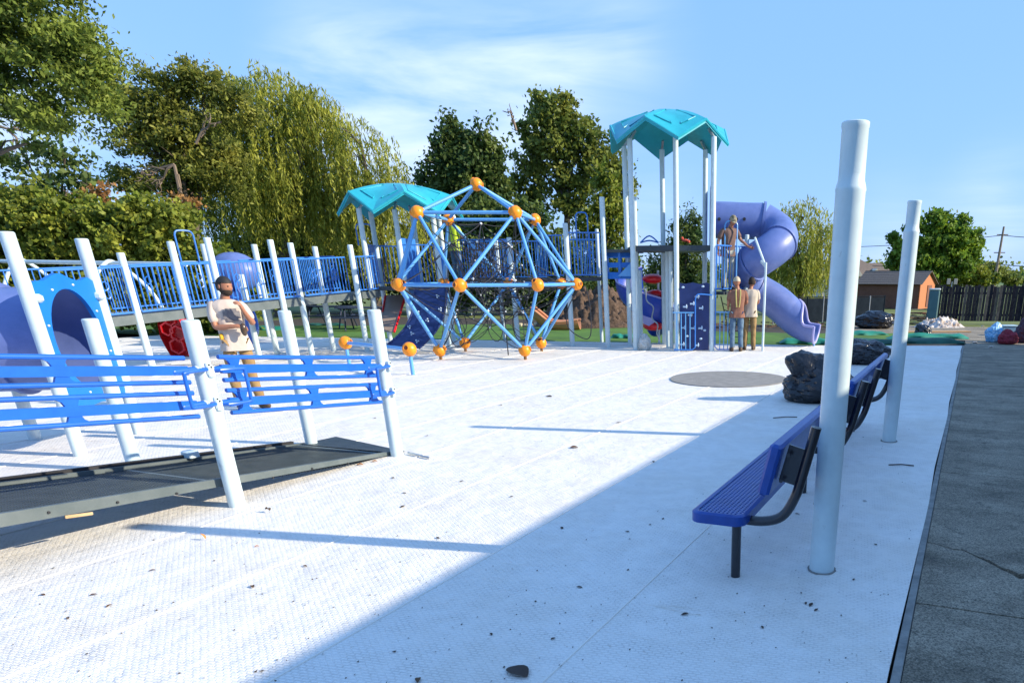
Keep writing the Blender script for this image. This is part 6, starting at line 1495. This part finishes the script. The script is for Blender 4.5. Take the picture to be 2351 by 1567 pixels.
# --- two workers seen from behind at the tall tower
J = dict(std); J.update(head=(.02, -.03, 1.64), ela=(-.25, -.06, 1.16), wra=(-.20, -.26, 1.12), hda=(-.16, -.34, 1.13), elb=(.22, -.03, 1.14), wrb=(.20, -.2, 1.02), hdb=(.18, -.28, 1.02))
w2, S2 = person(G(1690, 806), YAW+math.pi+.05, 'worker seen from behind in rust shirt, striped braces and blue jeans at the tower foot', J, rust_m, jeans_m, boot_m, headpitch=.1, hat=(capb, None, .05), H=1.74, group='workers')
for s_ in (-1, 1):
    pts = [(s_*.05, .12, 1.46), (s_*.055, .166, 1.36), (s_*.045, .172, 1.2), (s_*.03, .158, 1.05)]
    MB().tube(smooth_path([V(*p) for p in pts], 4), .018, 8).obj('brace_strap', mat('olive_yellow_webbing', (.42, .36, .12), .7), w2, local=True)
J = dict(std); J.update(head=(-.03, -.03, 1.63), ela=(-.2, -.05, 1.16), wra=(-.15, -.28, 1.1), hda=(-.13, -.36, 1.1))
w3, S3 = person(G(1719, 803), YAW+math.pi-.1, 'worker seen from behind in cream t-shirt and tan trousers beside the rust shirt', J, cream_c, khaki_m, boot_m, headpitch=.12, hat=(blackcap_m, None, .35), hair=beard_m, H=1.74, group='workers')
# --- worker standing on the platform, looking down
J = dict(std); J.update(pelvis=(0, .02, .95), chest=(.0, -.03, 1.27), neck=(.01, -.08, 1.47), head=(.03, -.16, 1.60), sha=(-.19, -.05, 1.40), shb=(.19, -.05, 1.40), ela=(-.29, .0, 1.14), wra=(-.30, -.06, .90), hda=(-.30, -.1, .83), elb=(.29, -.10, 1.18), wrb=(.42, -.28, 1.02), hdb=(.48, -.33, 1.0))
pw = cf(1670, 672, 19.35); 
w4, S4 = person((pw.x, pw.y, 1.40), YAW+.45, 'worker in brown t-shirt and pale stained trousers on the raised platform looking down', J, brownT_m, pale_m, boot_m, headyaw=-.1, headpitch=.55, hat=(camo_m, False, .25), hair=beard_m, group='workers')
# --- worker in hi-vis on the lower tower
J = dict(std); J.update(elb=(.27, -.12, 1.2), wrb=(.38, -.30, 1.22), hdb=(.43, -.36, 1.22), ela=(-.25, -.06, 1.15), wra=(-.16, -.28, 1.12), hda=(-.1, -.34, 1.12))
ph_ = cf(1053, 640, 22.0)
w5, S5 = person((ph_.x, ph_.y, 1.60), YAW+2.6, 'worker in a bright yellow-green vest and white cap behind the dome net', J, hiv_m, jeans_m, boot_m, headpitch=.2, hat=(mat('white_hard_hat', (.75, .74, .70), .4), None, .1), group='workers')
# green tag at the foot of the mid post
b = MB(); p = G(317, 975); b.sphere(p+V(0, 0, .09), .06, 10, 8, sc=(.8, .5, 1.6)); tag(b.obj('drink_bottle', mat('green_white_label', (.25, .62, .22), .5, (.75, .8, .7), 25, mixpos=(.45, .55)), loc=p), 'green and white drink bottle at the foot of the tunnel panel post', 'bottle')
